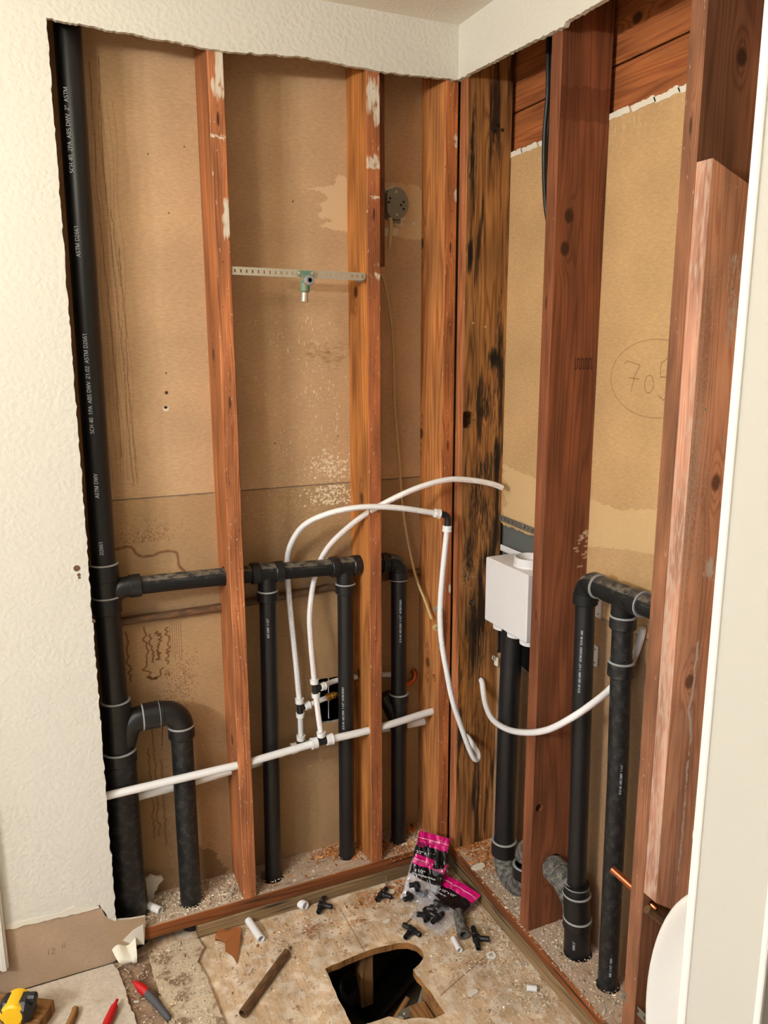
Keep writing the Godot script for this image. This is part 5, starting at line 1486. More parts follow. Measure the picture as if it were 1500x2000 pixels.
	tube("tube", smooth([L(0.0842, 0.601, 0.012), L(0.084, 0.599, 0.046), L(0.075, 0.574, 0.072), L(0.060, 0.551, 0.112), L(0.035, 0.546, 0.191), L(0.010, 0.573, 0.304), L(-0.014, 0.626, 0.429), L(-0.018, 0.681, 0.528), L(-0.006, 0.746, 0.605), L(0.040, 0.785, 0.626), L(0.090, 0.815, 0.628), L(0.120, 0.865, 0.645), L(0.128, 0.927, 0.666), L(0.128, 0.975, 0.676)], 7), 0.0085, M.pex_hot, n, 20)

	# tan cables and the black cable
	n = thing("tan_cable", "thin tan electric cable hanging down the narrow bay beside the corner stud", "cable", v3(-0.178, 1.80, -0.11))
	base_at = n.position
	tube("cable", smooth([L(-0.20, 1.825, -0.12), L(-0.178, 1.804, -0.11), L(-0.159, 1.727, -0.11), L(-0.146, 1.612, -0.11), L(-0.143, 1.464, -0.11), L(-0.126, 1.281, -0.11), L(-0.117, 1.155, -0.11), L(-0.100, 1.041, -0.108), L(-0.078, 0.923, -0.095), L(-0.062, 0.85, -0.06), L(-0.058, 0.80, -0.02)], 6), 0.0042, M.cable_tan, n, 10)
	n = thing("black_cable", "black electric cable coming down beside the dark stud under the ceiling strip", "cable", v3(0.08, 2.31, 0.285))
	base_at = n.position
	tube("cable", smooth([L(0.08, 2.43, 0.285), L(0.08, 2.314, 0.285), L(0.08, 2.251, 0.289), L(0.08, 2.205, 0.290), L(0.08, 2.126, 0.283), L(0.08, 2.044, 0.286), L(0.08, 1.958, 0.298), L(0.085, 1.885, 0.312), L(0.09, 1.7, 0.34), L(0.09, 1.4, 0.36)], 6), 0.0058, M.cable_black, n, 12)
	tube("cable", smooth([L(0.088, 2.43, 0.291), L(0.087, 2.25, 0.293), L(0.087, 2.15, 0.286), L(0.088, 2.06, 0.281), L(0.088, 1.97, 0.284), L(0.094, 1.90, 0.30), L(0.099, 1.7, 0.33), L(0.099, 1.4, 0.35)], 6), 0.0048, M.cable_black, n, 12)
	# old pipes
	n = thing("old_pipe", "rusty brown old pipe running level behind the stack and studs", "pipe", v3(-0.5, 0.90, -0.128))
	base_at = n.position
	tube("pipe", [L(-1.2, 0.888, -0.127), L(-0.70, 0.893, -0.127), L(-0.05, 0.922, -0.127)], 0.0115, M.old_pipe, n, 16)
	n = thing("copper_stub", "bright copper elbow stub low beside the corner stud", "pipe", v3(-0.064, 0.577, -0.12))
	tube("stub", smooth([v3(-0.05, -0.02, 0.012), v3(-0.015, -0.016, 0.004), v3(0.0, 0.0, 0.0), v3(0.0, 0.012, -0.015)], 5), 0.0095, M.copper, n, 14)
	n = thing("copper_stub", "copper pipe stub crossing the bay at the trimmer stud", "pipe", v3(0.0, 0.41, 0.80))
	tube("stub", [v3(-0.004, 0.036, -0.03), v3(0.03, 0.0, 0.05), v3(0.036, -0.008, 0.075)], 0.0085, M.copper, n, 16, 0.75)
	lathe("coupling", v3(0.012, 0.019, 0.004), v3(0.034, -0.036, 0.08), [[0.008, 0.0], [0.0098, 0.0], [0.0098, 0.022], [0.008, 0.022]], M.copper, n, 16)
	n = thing("short_pipe", "dull brown pipe end under the trimmer stud beside the toilet", "pipe", v3(0.02, 0.40, 0.90))
	tube("pipe", [v3(-0.03, 0.03, -0.008), v3(0.04, -0.035, 0.02)], 0.0095, M.old_pipe, n, 14)

# ---------------------------------------------------------------- fixtures in the bays
func slotted(parent: Node, called: String, a: Vector3, b: Vector3, up: Vector3, h: float, slots: int, material: Material) -> void:
	# flat bar with a row of slots from a to b
	var f := MB.new()
	var d := b - a
	var nn := d.cross(up).normalized()
	var th := 0.0012
	var bar := func(s0: float, s1: float, h0: float, h1: float) -> void:
		var q := [a + d * s0 + up * h0, a + d * s1 + up * h0, a + d * s1 + up * h1, a + d * s0 + up * h1]
		f.quad(q[0] + nn * th, q[1] + nn * th, q[2] + nn * th, q[3] + nn * th, nn)
		f.quad(q[0], q[1], q[2], q[3], -nn)
		f.quad(q[3], q[2], q[2] + nn * th, q[3] + nn * th, up)
		f.quad(q[0], q[1], q[1] + nn * th, q[0] + nn * th, -up)
		f.quad(q[0], q[3], q[3] + nn * th, q[0] + nn * th, -d.normalized())
		f.quad(q[1], q[2], q[2] + nn * th, q[1] + nn * th, d.normalized())
	bar.call(0.0, 1.0, -h * 0.5, -h * 0.2)
	bar.call(0.0, 1.0, h * 0.2, h * 0.5)
	for k in slots + 1:
		var s0 := maxf(0.0, (k - 0.36) / slots)
		var s1 := minf(1.0, (k + 0.36) / slots)
		bar.call(s0, s1, -h * 0.2, h * 0.2)
	part(called, solid(f, material), parent)

func build_fixtures() -> void:
	# slotted bar with the old brass ear elbow
	var n := thing("hanger_bar", "slotted galvanised bar spanning between two studs, one end bent", "bracket", v3(-0.455, 1.802, -0.006))
	slotted(n, "bar", v3(-0.182, 0.001, 0.0), v3(0.178, -0.003, 0.0), v3(0, 1, 0), 0.020, 24, M.galvanised)
	tube("nail", [v3(0.15, -0.014, 0.001), v3(0.165, -0.016, 0.004), v3(0.177, -0.010, 0.002), v3(0.181, 0.0, 0.0)], 0.0022, M.steel_dull, n, 8)
	n = thing("drop_ear_elbow", "green-crusted brass elbow with a pale plug hanging from the slotted bar", "pipe fitting", v3(-0.447, 1.785, 0.004))
	var f := MB.new()
	f.prism(pv([[-0.024, 0.006], [-0.020, 0.013], [-0.010, 0.014], [0.010, 0.014], [0.020, 0.013], [0.025, 0.006], [0.020, 0.001], [0.010, 0.0], [0.006, -0.008], [-0.006, -0.008], [-0.010, 0.0], [-0.019, 0.001]]), v3(0, 0.010, -0.006), v3(1, 0, 0), v3(0, 1, 0), v3(0, 0, 1), 0.0, 0.005, Vector2(20, 20), Vector2.ZERO)
	part("ear_plate", solid(f, M.patina), n)
	for s in [-0.018, 0.018]: lathe("screw", v3(s, 0.017, -0.001), v3(0, 0, 1), [[0.0045, 0.0], [0.004, 0.0015], [0.0, 0.002]], M.galvanised, n, 12)
	tube("body", smooth([v3(0, -0.002, 0.022), v3(0, -0.002, 0.006), v3(-0.002, -0.010, -0.001), v3(-0.004, -0.03, 0.0)], 5), 0.0125, M.patina, n, 18)
	lathe("plug", v3(0.0, -0.002, 0.020), v3(0.12, 0, 1), [[0.012, 0.0], [0.0135, 0.002], [0.0135, 0.008], [0.012, 0.010], [0.006, 0.010], [0.006, 0.002], [0.0, 0.002]], M.pale_lip, n, 18)
	lathe("plug_socket", v3(0.0, -0.002, 0.020), v3(0.12, 0, 1), [[0.0055, 0.0098], [0.0055, 0.003], [0.0, 0.003]], M.hollow_black, n, 8)
	lathe("stub", v3(-0.004, -0.030, 0.0), v3(-0.05, -1, 0), [[0.0125, 0.0], [0.009, 0.002], [0.009, 0.012], [0.0095, 0.013], [0.0095, 0.024], [0.006, 0.024], [0.006, 0.018], [0.0, 0.018]], M.galvanised, n, 16)

	# steel ceiling-type box on the board
	n = thing("junction_box", "round grey steel electrical box back with holes in torn board", "electrical box", v3(-0.139, 2.008, -0.1385))
	var out := []
	for k in 40:
		var a := TAU * k / 40.0
		var p := Vector2(cos(a) * 0.0365, sin(a) * 0.0425)
		p.x = maxf(p.x, -0.029)
		out.append(p)
	# cover plate with real holes: cut as wedges round each hole would be heavy, so black discs stand for their dark insides
	f = MB.new()
	f.prism(pv(out), v3(0, 0, 0), v3(1, 0, 0), v3(0, 1, 0), v3(0, 0, 1), 0.0, 0.038, Vector2(10, 10), Vector2.ZERO)
	part("shell", solid(f, M.steel_dull), n)
	lathe("knockout", v3(-0.004, 0.0, 0.038), v3(0, 0, 1), [[0.0125, -0.001], [0.0125, 0.0006], [0.0115, 0.0012], [0.0, 0.0012]], M.steel_dull, n, 24)
	for e in [[-0.021, 0.012], [-0.0245, 0.001], [0.013, -0.004], [0.021, 0.005], [0.0215, -0.014]]:
		lathe("screw_hole", v3(e[0], e[1], 0.0383), v3(0, 0, 1), [[0.0034, 0.0], [0.0030, 0.0004], [0.0, 0.0004]], M.hollow_black, n, 12)
	for e in [[-0.002, 0.030], [0.0, -0.030]]:
		lathe("screw", v3(e[0], e[1], 0.038), v3(0, 0, 1), [[0.004, 0.0], [0.0036, 0.0014], [0.0, 0.0018]], M.galvanised, n, 12)
	tube("clamp", [v3(-0.006, -0.044, 0.020), v3(0.018, -0.045, 0.020)], 0.006, M.steel_dull, n, 10)
	n = thing("cable_tail", "cut end of flat tan cable hanging under the round steel box", "cable", v3(-0.163, 1.962, -0.10))
	tube("cable", smooth([v3(0.004, 0.004, -0.002), v3(0.0, -0.02, 0.012), v3(-0.004, -0.05, 0.014), v3(-0.006, -0.083, 0.012)], 6), [0.0065, 0.0065, 0.0065, 0.0065, 0.0065, 0.0065, 0.0065, 0.0065, 0.0065, 0.0065, 0.006, 0.0055, 0.005, 0.0045, 0.004, 0.0035, 0.003, 0.002, 0.001], M.cable_tan, n, 10)

	# mangled strap and insulator on the corner stud
	n = thing("bent_bracket", "twisted grey metal strap and white staple on the corner stud", "bracket", v3(-0.046, 0.80, -0.004))
	f = MB.new()
	var sm := smooth([v3(-0.018, 0.045, 0.010), v3(-0.004, 0.035, 0.018), v3(0.004, 0.012, 0.012), v3(0.002, -0.02, 0.020), v3(0.008, -0.045, 0.010), v3(0.0, -0.075, 0.018), v3(-0.006, -0.08, 0.016)], 5)
	for k in sm.size() - 1:
		var d: Vector3 = (sm[k + 1] - sm[k]).normalized()
		var sd := d.cross(v3(0, 0.2, 1)).normalized() * 0.007
		var nn := sd.cross(d).normalized()
		f.quad(sm[k] - sd, sm[k] + sd, sm[k + 1] + sd, sm[k + 1] - sd, nn)
		f.quad(sm[k] - sd - nn * 0.001, sm[k] + sd - nn * 0.001, sm[k + 1] + sd - nn * 0.001, sm[k + 1] - sd - nn * 0.001, -nn)
	part("strap", solid(f, M.steel_dull), n)
	lathe("insulator", v3(-0.010, -0.018, 0.006), v3(-0.2, 0, 1), [[0.010, 0.0], [0.011, 0.004], [0.009, 0.009], [0.004, 0.010], [0.0035, 0.006], [0.0, 0.006]], M.cable_tan, n, 14)

	n = thing("string", "thin white string hanging across the dark square opening", "string", v3(-0.352, 0.54, -0.145))
	tube("strand", [v3(0.001, 0.075, 0.0), v3(-0.001, -0.062, 0.0)], 0.0014, M.pex_ring, n, 8)

	# white outlet box between the studs
	n = thing("outlet_box", "white plastic plumbing box with round collar between corner stud and dark stud", "outlet box", v3(0.0825, 0.84, 0.245))
	var lo := v3(0.030, 0.838, 0.140) - n.position
	var hi := v3(0.132, 1.027, 0.350) - n.position
	box("body", lo, hi, M.white_plastic, n, 0.003)
	box("flange", v3(hi.x, hi.y - 0.012, lo.z - 0.085), v3(hi.x + 0.004, hi.y + 0.006, hi.z), M.white_plastic, n, 0.001)
	lathe("nail_dimple", v3(lo.x, (lo.y + hi.y) * 0.5 + 0.004, (lo.z + hi.z) * 0.5 - 0.004), v3(-1, 0, 0), [[0.003, 0.0], [0.0026, 0.001], [0.0, 0.0012]], M.white_plastic, n, 12)
	lathe("collar", v3(0.010, hi.y, 0.024), v3(0, 1, 0), [[0.046, 0.0], [0.0445, 0.004], [0.0435, 0.024], [0.0425, 0.025], [0.0395, 0.025], [0.039, 0.006], [0.0, 0.006]], M.white_plastic, n, 36)
	for zz in [-0.068, 0.0, 0.068]:
		lathe("outlet_collar", v3(-0.008, lo.y, zz + (-0.002)), v3(0, -1, 0), [[0.034, 0.0], [0.032, 0.003], [0.031, 0.020], [0.029, 0.021], [0.0, 0.021]], M.white_plastic, n, 28)
	# perforated strap and clamp at the torn hole
	n = thing("perforated_strap", "perforated metal strap across the torn hole above the white box", "strap", v3(0.135, 1.11, 0.12))
	slotted(n, "strap", v3(-0.001, 0.004, -0.075), v3(-0.001, -0.006, 0.290), v3(0, 1, 0), 0.018, 18, M.steel_dull)
	box("clip", v3(-0.006, -0.004, 0.02), v3(-0.0025, 0.010, 0.055), M.steel_dull, n, 0.001)
	n = thing("pipe_clamp", "small pale metal clamp on the board edge beside the standpipe", "clamp", v3(0.128, 0.665, 0.052))
	box("plate", v3(-0.002, -0.02, -0.006), v3(0.006, 0.008, 0.012), M.torn_white, n, 0.002)
	tube("loop", arc(v3(-0.006, 0.006, 0.0), v3(0, 1, 0), v3(0, 0, 1), 0.007, 0.0, TAU * 0.9, 14), 0.0022, M.galvanised, n, 8)
	# cable end in the stud hole
	n = thing("cable_end", "grey cable end showing in a hole of the stained corner stud", "cable", v3(0.0453, 0.8581, 0.034))
	tube("cable", [v3(0.001, 0, -0.02), v3(0.002, 0.0005, 0.008)], 0.0055, M.tool_grey, n, 14, 0.5)
	# white plates on the board
	for e in [[0.9731, 0.5055, "upper"], [0.8416, 0.5020, "lower"]]:
		n = thing("mounting_plate", "%s of two white plastic plates with nail holes behind the upright drain" % e[2], "plate", v3(0.1395, e[0], e[1]), "white plates on the board")
		box("plate", v3(-0.004, -0.028, -0.013), v3(0.0, 0.028, 0.013), M.white_plastic, n, 0.001)
		for s in [-0.018, 0.018]: lathe("nail", v3(-0.004, s, 0.003), v3(-1, 0, 0), [[0.002, 0.0], [0.0018, 0.0008], [0.0, 0.0009]], M.hollow_black, n, 10)
	# strap by the toilet
	n = thing("foot_strap", "perforated metal strap nailed low on the last stud beside the toilet", "strap", v3(-0.002, 0.150, 0.85))
	slotted(n, "strap", v3(-0.001, 0.010, -0.022), v3(0.03, -0.028, 0.075), v3(0, 1, 0), 0.022, 6, M.steel_dull)

	# toilet standing behind the end of the partition
	n = thing("toilet", "white toilet with raised lid half hidden behind the partition end", "toilet", v3(-0.15, FLOOR, 1.245))
	var g := MB.new()
	# oval lid standing up, shallow dish with a rolled rim, facing the room
	var c := v3(0.0, 0.47, 0.0)
	var prof := [[0.0, 0.006], [0.3, 0.006], [0.6, 0.0055], [0.72, 0.004], [0.80, 0.000], [0.86, -0.006], [0.91, -0.012], [0.95, -0.0155], [0.98, -0.0155], [0.995, -0.012], [1.0, -0.006], [1.0, 0.004], [0.99, 0.010], [0.96, 0.014], [0.5, 0.016], [0.0, 0.016]]
	var pn := []
	for k in prof.size():
		var t0: Array = prof[maxi(k - 1, 0)]
		var t1: Array = prof[mini(k + 1, prof.size() - 1)]
		var d := Vector2((t1[0] - t0[0]) * 0.22, t1[1] - t0[1]).normalized()
		pn.append(Vector2(d.y, -d.x))
	var seg := 64
	for k in prof.size() - 1:
		for s in seg:
			var q := []
			var nq := []
			for e in [[k, s], [k, s + 1], [k + 1, s + 1], [k + 1, s]]:
				var a: float = TAU * e[1] / seg
				var r: float = prof[e[0]][0]
				q.append(c + v3(prof[e[0]][1], sin(a) * 0.318 * r, cos(a) * 0.186 * r))
				nq.append(v3(pn[e[0]].y, sin(a) * pn[e[0]].x, cos(a) * pn[e[0]].x).normalized())
			if prof[k][0] > 0.0: g.tri(q[0], q[1], q[2], nq[0], nq[1], nq[2])
			if prof[k + 1][0] > 0.0: g.tri(q[0], q[2], q[3], nq[0], nq[2], nq[3])
	part("lid", solid(g, M.porcelain), n)
	var bowl := MB.new()
	var br := [[0.0, 0.0, 0.11], [0.03, 0.0, 0.12], [0.16, 0.02, 0.10], [0.28, -0.05, 0.14], [0.37, -0.10, 0.18], [0.40, -0.11, 0.185]]
	for k in br.size() - 1:
		for s in 32:
			var q := []
			for e in [[k, s], [k, s + 1], [k + 1, s + 1], [k + 1, s]]:
				var a: float = TAU * e[1] / 32.0
				q.append(v3(-0.14 + br[e[0]][1] + cos(a) * br[e[0]][2] * 1.25, br[e[0]][0], sin(a) * br[e[0]][2] * 0.92))
			var nn := v3(cos(TAU * (s + 0.5) / 32.0), -0.2, sin(TAU * (s + 0.5) / 32.0)).normalized()
			bowl.quad(q[0], q[1], q[2], q[3], nn)
	part("bowl", solid(bowl, M.porcelain), n)
	box("tank", v3(0.028, 0.40, -0.140), v3(0.132, 0.755, 0.160), M.porcelain, n, 0.03)
	tube("tank_lid", [v3(0.078, 0.795, -0.172), v3(0.078, 0.795, -0.169), v3(0.078, 0.795, -0.160), v3(0.078, 0.795, -0.145), v3(0.078, 0.795, -0.12), v3(0.078, 0.795, 0.12), v3(0.078, 0.795, 0.15), v3(0.078, 0.795, 0.170)], [0.010, 0.022, 0.034, 0.041, 0.044, 0.044, 0.040, 0.015], M.porcelain, n, 28)

# ---------------------------------------------------------------- things on the floor
func barb(mb: MB, a: Vector3, b: Vector3, r: float) -> void:
	# ribbed spigot from a out to b
	var l := a.distance_to(b)
	mb.lathe(a, b - a, [[0.0, 0.0], [r * 1.22, 0.0], [r * 1.22, l * 0.18], [r * 1.32, l * 0.2], [r * 1.32, l * 0.3], [r * 0.92, l * 0.33], [r, l * 0.5], [r * 0.94, l * 0.52], [r, l * 0.72], [r * 0.94, l * 0.74], [r, l * 0.92], [r * 0.9, l], [r * 0.62, l], [r * 0.62, l * 0.8], [0.0, l * 0.8]], 16)

func fitting(label: String, a: Vector3, b: Vector3, c: Vector3, group: String, elbow := false) -> Node3D:
	var mid := (a + b) * 0.5
	var n := thing("elbow_fitting" if elbow else "tee_fitting", label, "pipe fitting", v3(mid.x, mid.y, mid.z), group)
	var r := 0.0078
	for e in [a, b, c]:
		if elbow and e == b: continue
		var mb := MB.new()
		barb(mb, Vector3.ZERO, e - mid, r)
		part("spigot", solid(mb, M.poly_black), n)
	var core := SphereMesh.new()
	core.radius = r * 1.22
	core.height = r * 2.44
	core.radial_segments = 16
	core.rings = 8
	part("core", core, n, M.poly_black)
	return n

func text_on(parent: Node, called: String, text: String, o: Vector3, ex: Vector3, ey: Vector3, size: float, material: Material) -> void:
	var tm := TextMesh.new()
	var sf := SystemFont.new()
	sf.font_names = PackedStringArray(["Droid Sans"])
	sf.font_weight = 700
	tm.font = sf
	tm.font_size = 24
	tm.pixel_size = size / 24.0
	tm.depth = 0.0003
	tm.horizontal_alignment = HORIZONTAL_ALIGNMENT_LEFT
	tm.text = text
	var t := part(called, tm, parent, material)
	t.transform = Transform3D(Basis(ex.normalized(), ey.normalized(), ex.cross(ey).normalized()), o)

func bag(label: String, p00: Vector3, p10: Vector3, p01: Vector3, p11: Vector3, lines: Array, sd: int, covered := 1.0) -> Node3D:
	# p00, p10: ends of the header; p01, p11: ends of the bottom seam
	var base := (p01 + p11) * 0.5
	var n := thing("fitting_bag", label, "plastic bag", base, "zip bags of fittings")
	var nz := noise(sd, 9.0, 3)
	var nn := (p10 - p00).cross(p01 - p00).normalized()
	if nn.y < 0.0: nn = -nn
	var at := func(u: float, w: float, lift: float) -> Vector3:
		var q := p00.lerp(p10, u).lerp(p01.lerp(p11, u), w)
		var puff := 0.012 * sin(PI * u) * smoothstep(0.15, 0.75, w) * smoothstep(1.0, 0.85, w)
		return q - base + nn * (puff * lift + nz.get_noise_2d(u * 0.4, w * 0.5) * 0.006 + 0.004 * sin(u * 5.0 + sd) * (1.0 - w))
	var strip := func(called: String, w0: float, w1: float, lift: float, off: float, material: Material, wave: float) -> void:
		var f := MB.new()
		var nu := 20
		var nw := maxi(3, int((w1 - w0) * 24))
		for i in nu:
			for j in nw:
				var q := []
				for e in [[i, j], [i + 1, j], [i + 1, j + 1], [i, j + 1]]:
					var u: float = float(e[0]) / nu
					var t: float = float(e[1]) / nw
					var ww := lerpf(w0, w1 + wave * sin(u * 3.0 - 0.6), t)
					q.append(at.call(u, ww, lift) + nn * off)
				f.flat(q[0], q[1], q[2], nn)
				f.flat(q[0], q[2], q[3], nn)
		part(called, solid(f, material), n)
	strip.call("film", 0.0, 1.0, 1.0, 0.0006, M.clear_film, 0.0)
	strip.call("film", 0.0, 1.0, -0.3, -0.0006, M.clear_film, 0.0)
	strip.call("header", 0.0, 0.24, 1.0, 0.0010, M.pink_film, 0.0)
	strip.call("printed_label", 0.22, 0.46, 1.0, 0.0014, M.black_film, 0.07)
	for w in [0.085, 0.105]: strip.call("zip_ridge", w, w + 0.008, 1.0, 0.0016, M.pex_ring if w > 0.1 else M.pink_film, 0.0)
	var ex: Vector3 = (p10 - p00).normalized()
	var ey: Vector3 = (p00 - p01).normalized()
	ey = (ey - ex * ey.dot(ex)).normalized()
	for e in lines:
		text_on(n, e[4], e[0], at.call(e[1], e[2], 1.0) + nn * 0.0045, (at.call(e[1] + 0.3, e[2], 1.0) - at.call(e[1], e[2], 1.0)).normalized(), ey, e[3], M.ink_black if e[4] == "maker_mark" else M.ink_white)
	if covered < 0.0: n.visible = true
	return n

func offcut(label: String, a: Vector3, b: Vector3, r: float, material: Material, called := "tube_offcut", category := "offcut", hollow := 0.78) -> Node3D:
	var n := thing(called, label, category, (a + b) * 0.5)
	tube("tube", [a - n.position, b - n.position], r, material, n, 22, hollow)
	return n

func chips(called: String, label: String, spots: Array, sd: int, count: int, size: float, cols: Array, flatness: float) -> void:
	# spots: [x, y, z, spread x, spread z, weight]
	R.seed = sd
	var mb := MB.new()
	var pts := [v3(-0.5, 0, -0.2), v3(0.4, 0.02, -0.35), v3(0.55, 0, 0.15), v3(-0.1, 0.03, 0.4), v3(-0.55, 0, 0.2)]
	var topc := v3(0.0, flatness, 0.0)
	for k in 5:
		mb.flat(pts[k], pts[(k + 1) % 5], topc, v3(0, 1, 0))
		mb.flat(pts[k], pts[(k + 1) % 5], v3(0, -0.05, 0), v3(0, -1, 0))
	var m := StandardMaterial3D.new()
	m.resource_name = called
	m.vertex_color_use_as_albedo = true
	m.roughness = 0.9
	m.metallic_specular = 0.15
	var mm := MultiMesh.new()
	mm.transform_format = MultiMesh.TRANSFORM_3D
	mm.use_colors = true
	mm.mesh = solid(mb, m)
	mm.instance_count = count
	var total := 0.0
	for s in spots: total += s[5]
	for k in count:
		var pick := R.randf() * total
		var s: Array = spots[0]
		for e in spots:
			pick -= e[5]
			if pick <= 0.0:
				s = e
				break
		var q := v3(s[0] + clampf(R.randfn(0, 0.5), -1, 1) * s[3], s[1], s[2] + clampf(R.randfn(0, 0.5), -1, 1) * s[4])
		if s.size() > 6: q = v3(s[0] + R.randf_range(-1, 1) * s[3], s[1], s[2] + R.randf_range(-1, 1) * s[4])
		# nothing floats over the sawn hole
		if q.y < 0.0 and q.x > -0.53 and q.x < -0.25 and q.z > 0.24 and q.z < 0.53 and not (q.x > -0.29 and q.z > 0.36): q.z -= 0.24
		var sz := size * R.randf_range(0.35, 1.0) * (2.0 if R.randf() < 0.06 else 1.0)
		var bs := Basis(v3(0, 1, 0), R.randf() * TAU) * Basis(v3(1, 0, 0), R.randfn(0, 0.25)) * Basis.from_scale(v3(sz * R.randf_range(0.7, 1.6), sz, sz * R.randf_range(0.4, 1.0)))
		mm.set_instance_transform(k, Transform3D(bs, q + v3(0, sz * 0.15, 0)))
		var c: Color = cols[R.randi() % cols.size()]
		var w := R.randf_range(0.75, 1.15)
		mm.set_instance_color(k, Color(c.r * w, c.g * w, c.b * w).srgb_to_linear())
	var o := MultiMeshInstance3D.new()
	o.name = numbered(called)
	o.multimesh = mm
	add_child(o)
	tag(o, label, "debris", "", "stuff")

func build_floor_things() -> void:
	var g := "loose black fittings on the floor"
	fitting("black plastic tee fitting beside the short white ring by the plate", v3(-0.430, -0.030, 0.0), v3(-0.470, -0.030, 0.058), v3(-0.425, -0.030, 0.052), g)
	fitting("black plastic tee fitting among wood shavings nearest the sole plate", v3(-0.241, -0.030, 0.044), v3(-0.290, -0.030, 0.080), v3(-0.243, -0.030, 0.087), g)
	fitting("black plastic tee fitting at the rim of the floor hole", v3(-0.262, -0.030, 0.208), v3(-0.236, -0.030, 0.266), v3(-0.280, -0.030, 0.258), g)
	fitting("black plastic tee fitting lying rightmost, right of the bags", v3(-0.083, -0.030, 0.302), v3(-0.112, -0.030, 0.380), v3(-0.066, -0.030, 0.362), g)
	# white offcuts
	offcut("short white ring of tube beside a black tee", v3(-0.507, -0.0285, -0.001), v3(-0.497, -0.0265, 0.020), 0.0132, M.pex_ring)
	offcut("finger-long white tube offcut near the brown scrap", v3(-0.668, -0.031, 0.0), v3(-0.654, -0.031, 0.092), 0.0111, M.pex_main)
	offcut("stubby white tube offcut on the plate against the stack", v3(-0.935, 0.0492, -0.075), v3(-0.908, 0.0492, -0.040), 0.0111, M.pex_main)
	offcut("clear bluish tube offcut alone on the floor at right", v3(-0.066, -0.034, 0.548), v3(-0.044, -0.034, 0.562), 0.0080, M.pex_cold)
	offcut("pale tube offcut beside the grey pipe stub", v3(-0.154, -0.034, 0.312), v3(-0.160, -0.034, 0.360), 0.0080, M.pex_hot)
	offcut("dark grey ribbed pipe stub sticking out under the bag", v3(-0.096, -0.0255, 0.235), v3(-0.126, -0.0255, 0.322), 0.0165, M.abs_plaster, "pipe_stub", "offcut", 0.6)
	var n := offcut("brown tarnished copper pipe lying across the plywood", v3(-0.768, -0.0305, 0.325), v3(-0.603, -0.0305, 0.172), 0.0115, M.old_pipe, "copper_pipe", "pipe", 0.8)
	n = thing("washer", "thin pale ring lying flat right of the rightmost black tee", "washer", v3(-0.086, FLOOR, 0.407))
	lathe("ring", v3(0, 0.0004, 0), v3(0, 1, 0), [[0.007, 0.0], [0.013, 0.0], [0.013, 0.003], [0.007, 0.003], [0.007, 0.0]], M.pex_ring, n, 24)
	n = thing("screw", "small dark screw head near the top of the brown copper pipe", "screw", v3(-0.588, FLOOR, 0.149))
	lathe("head", v3(0, 0, 0), v3(0.1, 1, 0), [[0.004, 0.0], [0.005, 0.003], [0.003, 0.006], [0.0, 0.0065]], M.old_pipe, n, 12)
	n = thing("nail", "thin rusty nail lying on the plywood left of the bags", "nail", v3(-0.235, FLOOR + 0.002, 0.19))
	tube("shank", [v3(-0.022, 0, 0.012), v3(0.022, 0, -0.012)], 0.0016, M.old_pipe, n, 8)
	n = thing("nail", "nail standing up beside a black tee in the shavings", "nail", v3(-0.236, FLOOR, 0.028))
	tube("shank", [v3(0, 0, 0), v3(0.004, 0.038, -0.006)], 0.0017, M.steel_dull, n, 8)
	n = thing("screw", "grey screw leaning at the foot of the first stud", "screw", v3(-0.70, PLATE, -0.045))
	tube("shank", [v3(-0.008, 0.0, 0.014), v3(0.008, 0.026, -0.004)], 0.0022, M.steel_dull, n, 8)
	# torn brown scrap
	n = thing("paper_scrap", "torn brown scrap of board with a curled top on the floor", "scrap", v3(-0.733, FLOOR, 0.07))
	var sp := [Vector2(-0.774, 0.036), Vector2(-0.770, 0.024), Vector2(-0.756, 0.011), Vector2(-0.729, 0.020), Vector2(-0.712, 0.020), Vector2(-0.695, 0.026), Vector2(-0.706, 0.062), Vector2(-0.714, 0.085), Vector2(-0.721, 0.103), Vector2(-0.737, 0.145), Vector2(-0.741, 0.115), Vector2(-0.757, 0.091), Vector2(-0.753, 0.072), Vector2(-0.750, 0.058), Vector2(-0.760, 0.046)]
	var f := MB.new()
	var ix := Geometry2D.triangulate_polygon(pv(sp))
	var lift := func(p: Vector2) -> Vector3: return v3(p.x + 0.733, 0.003 + 0.010 * smoothstep(0.05, 0.01, p.y) + 0.006 * absf(sin(p.x * 60.0)), p.y - 0.07)
	for k in range(0, ix.size(), 3):
		f.flat(lift.call(sp[ix[k]]), lift.call(sp[ix[k + 1]]), lift.call(sp[ix[k + 2]]), v3(0, 1, 0))
		var d := v3(0, -0.003, 0)
		f.flat(lift.call(sp[ix[k]]) + d, lift.call(sp[ix[k + 1]]) + d, lift.call(sp[ix[k + 2]]) + d, v3(0, -1, 0))
	for k in sp.size():
		var a: Vector3 = lift.call(sp[k])
		var b: Vector3 = lift.call(sp[(k + 1) % sp.size()])
		f.quad(a, b, b - v3(0, 0.003, 0), a - v3(0, 0.003, 0), v3(a.x + b.x, 0, a.z + b.z).normalized())
	part("scrap", solid(f, M.scrap_brown), n)

	# zip bags leaning in the corner
	var half := "1/2\" x 1/2\""
	bag("upper zip bag with pink header leaning in the corner", v3(-0.118, 0.126, 0.026), v3(-0.022, 0.084, 0.050), v3(-0.205, -0.030, 0.085), v3(-0.125, -0.030, 0.150), [["PEX-A", 0.03, 0.20, 0.014, "maker_mark"], [half, 0.05, 0.33, 0.012, "size_print"], ["Poly Alloy 90 Elbow", 0.05, 0.40, 0.007, "small_print"]], 3)
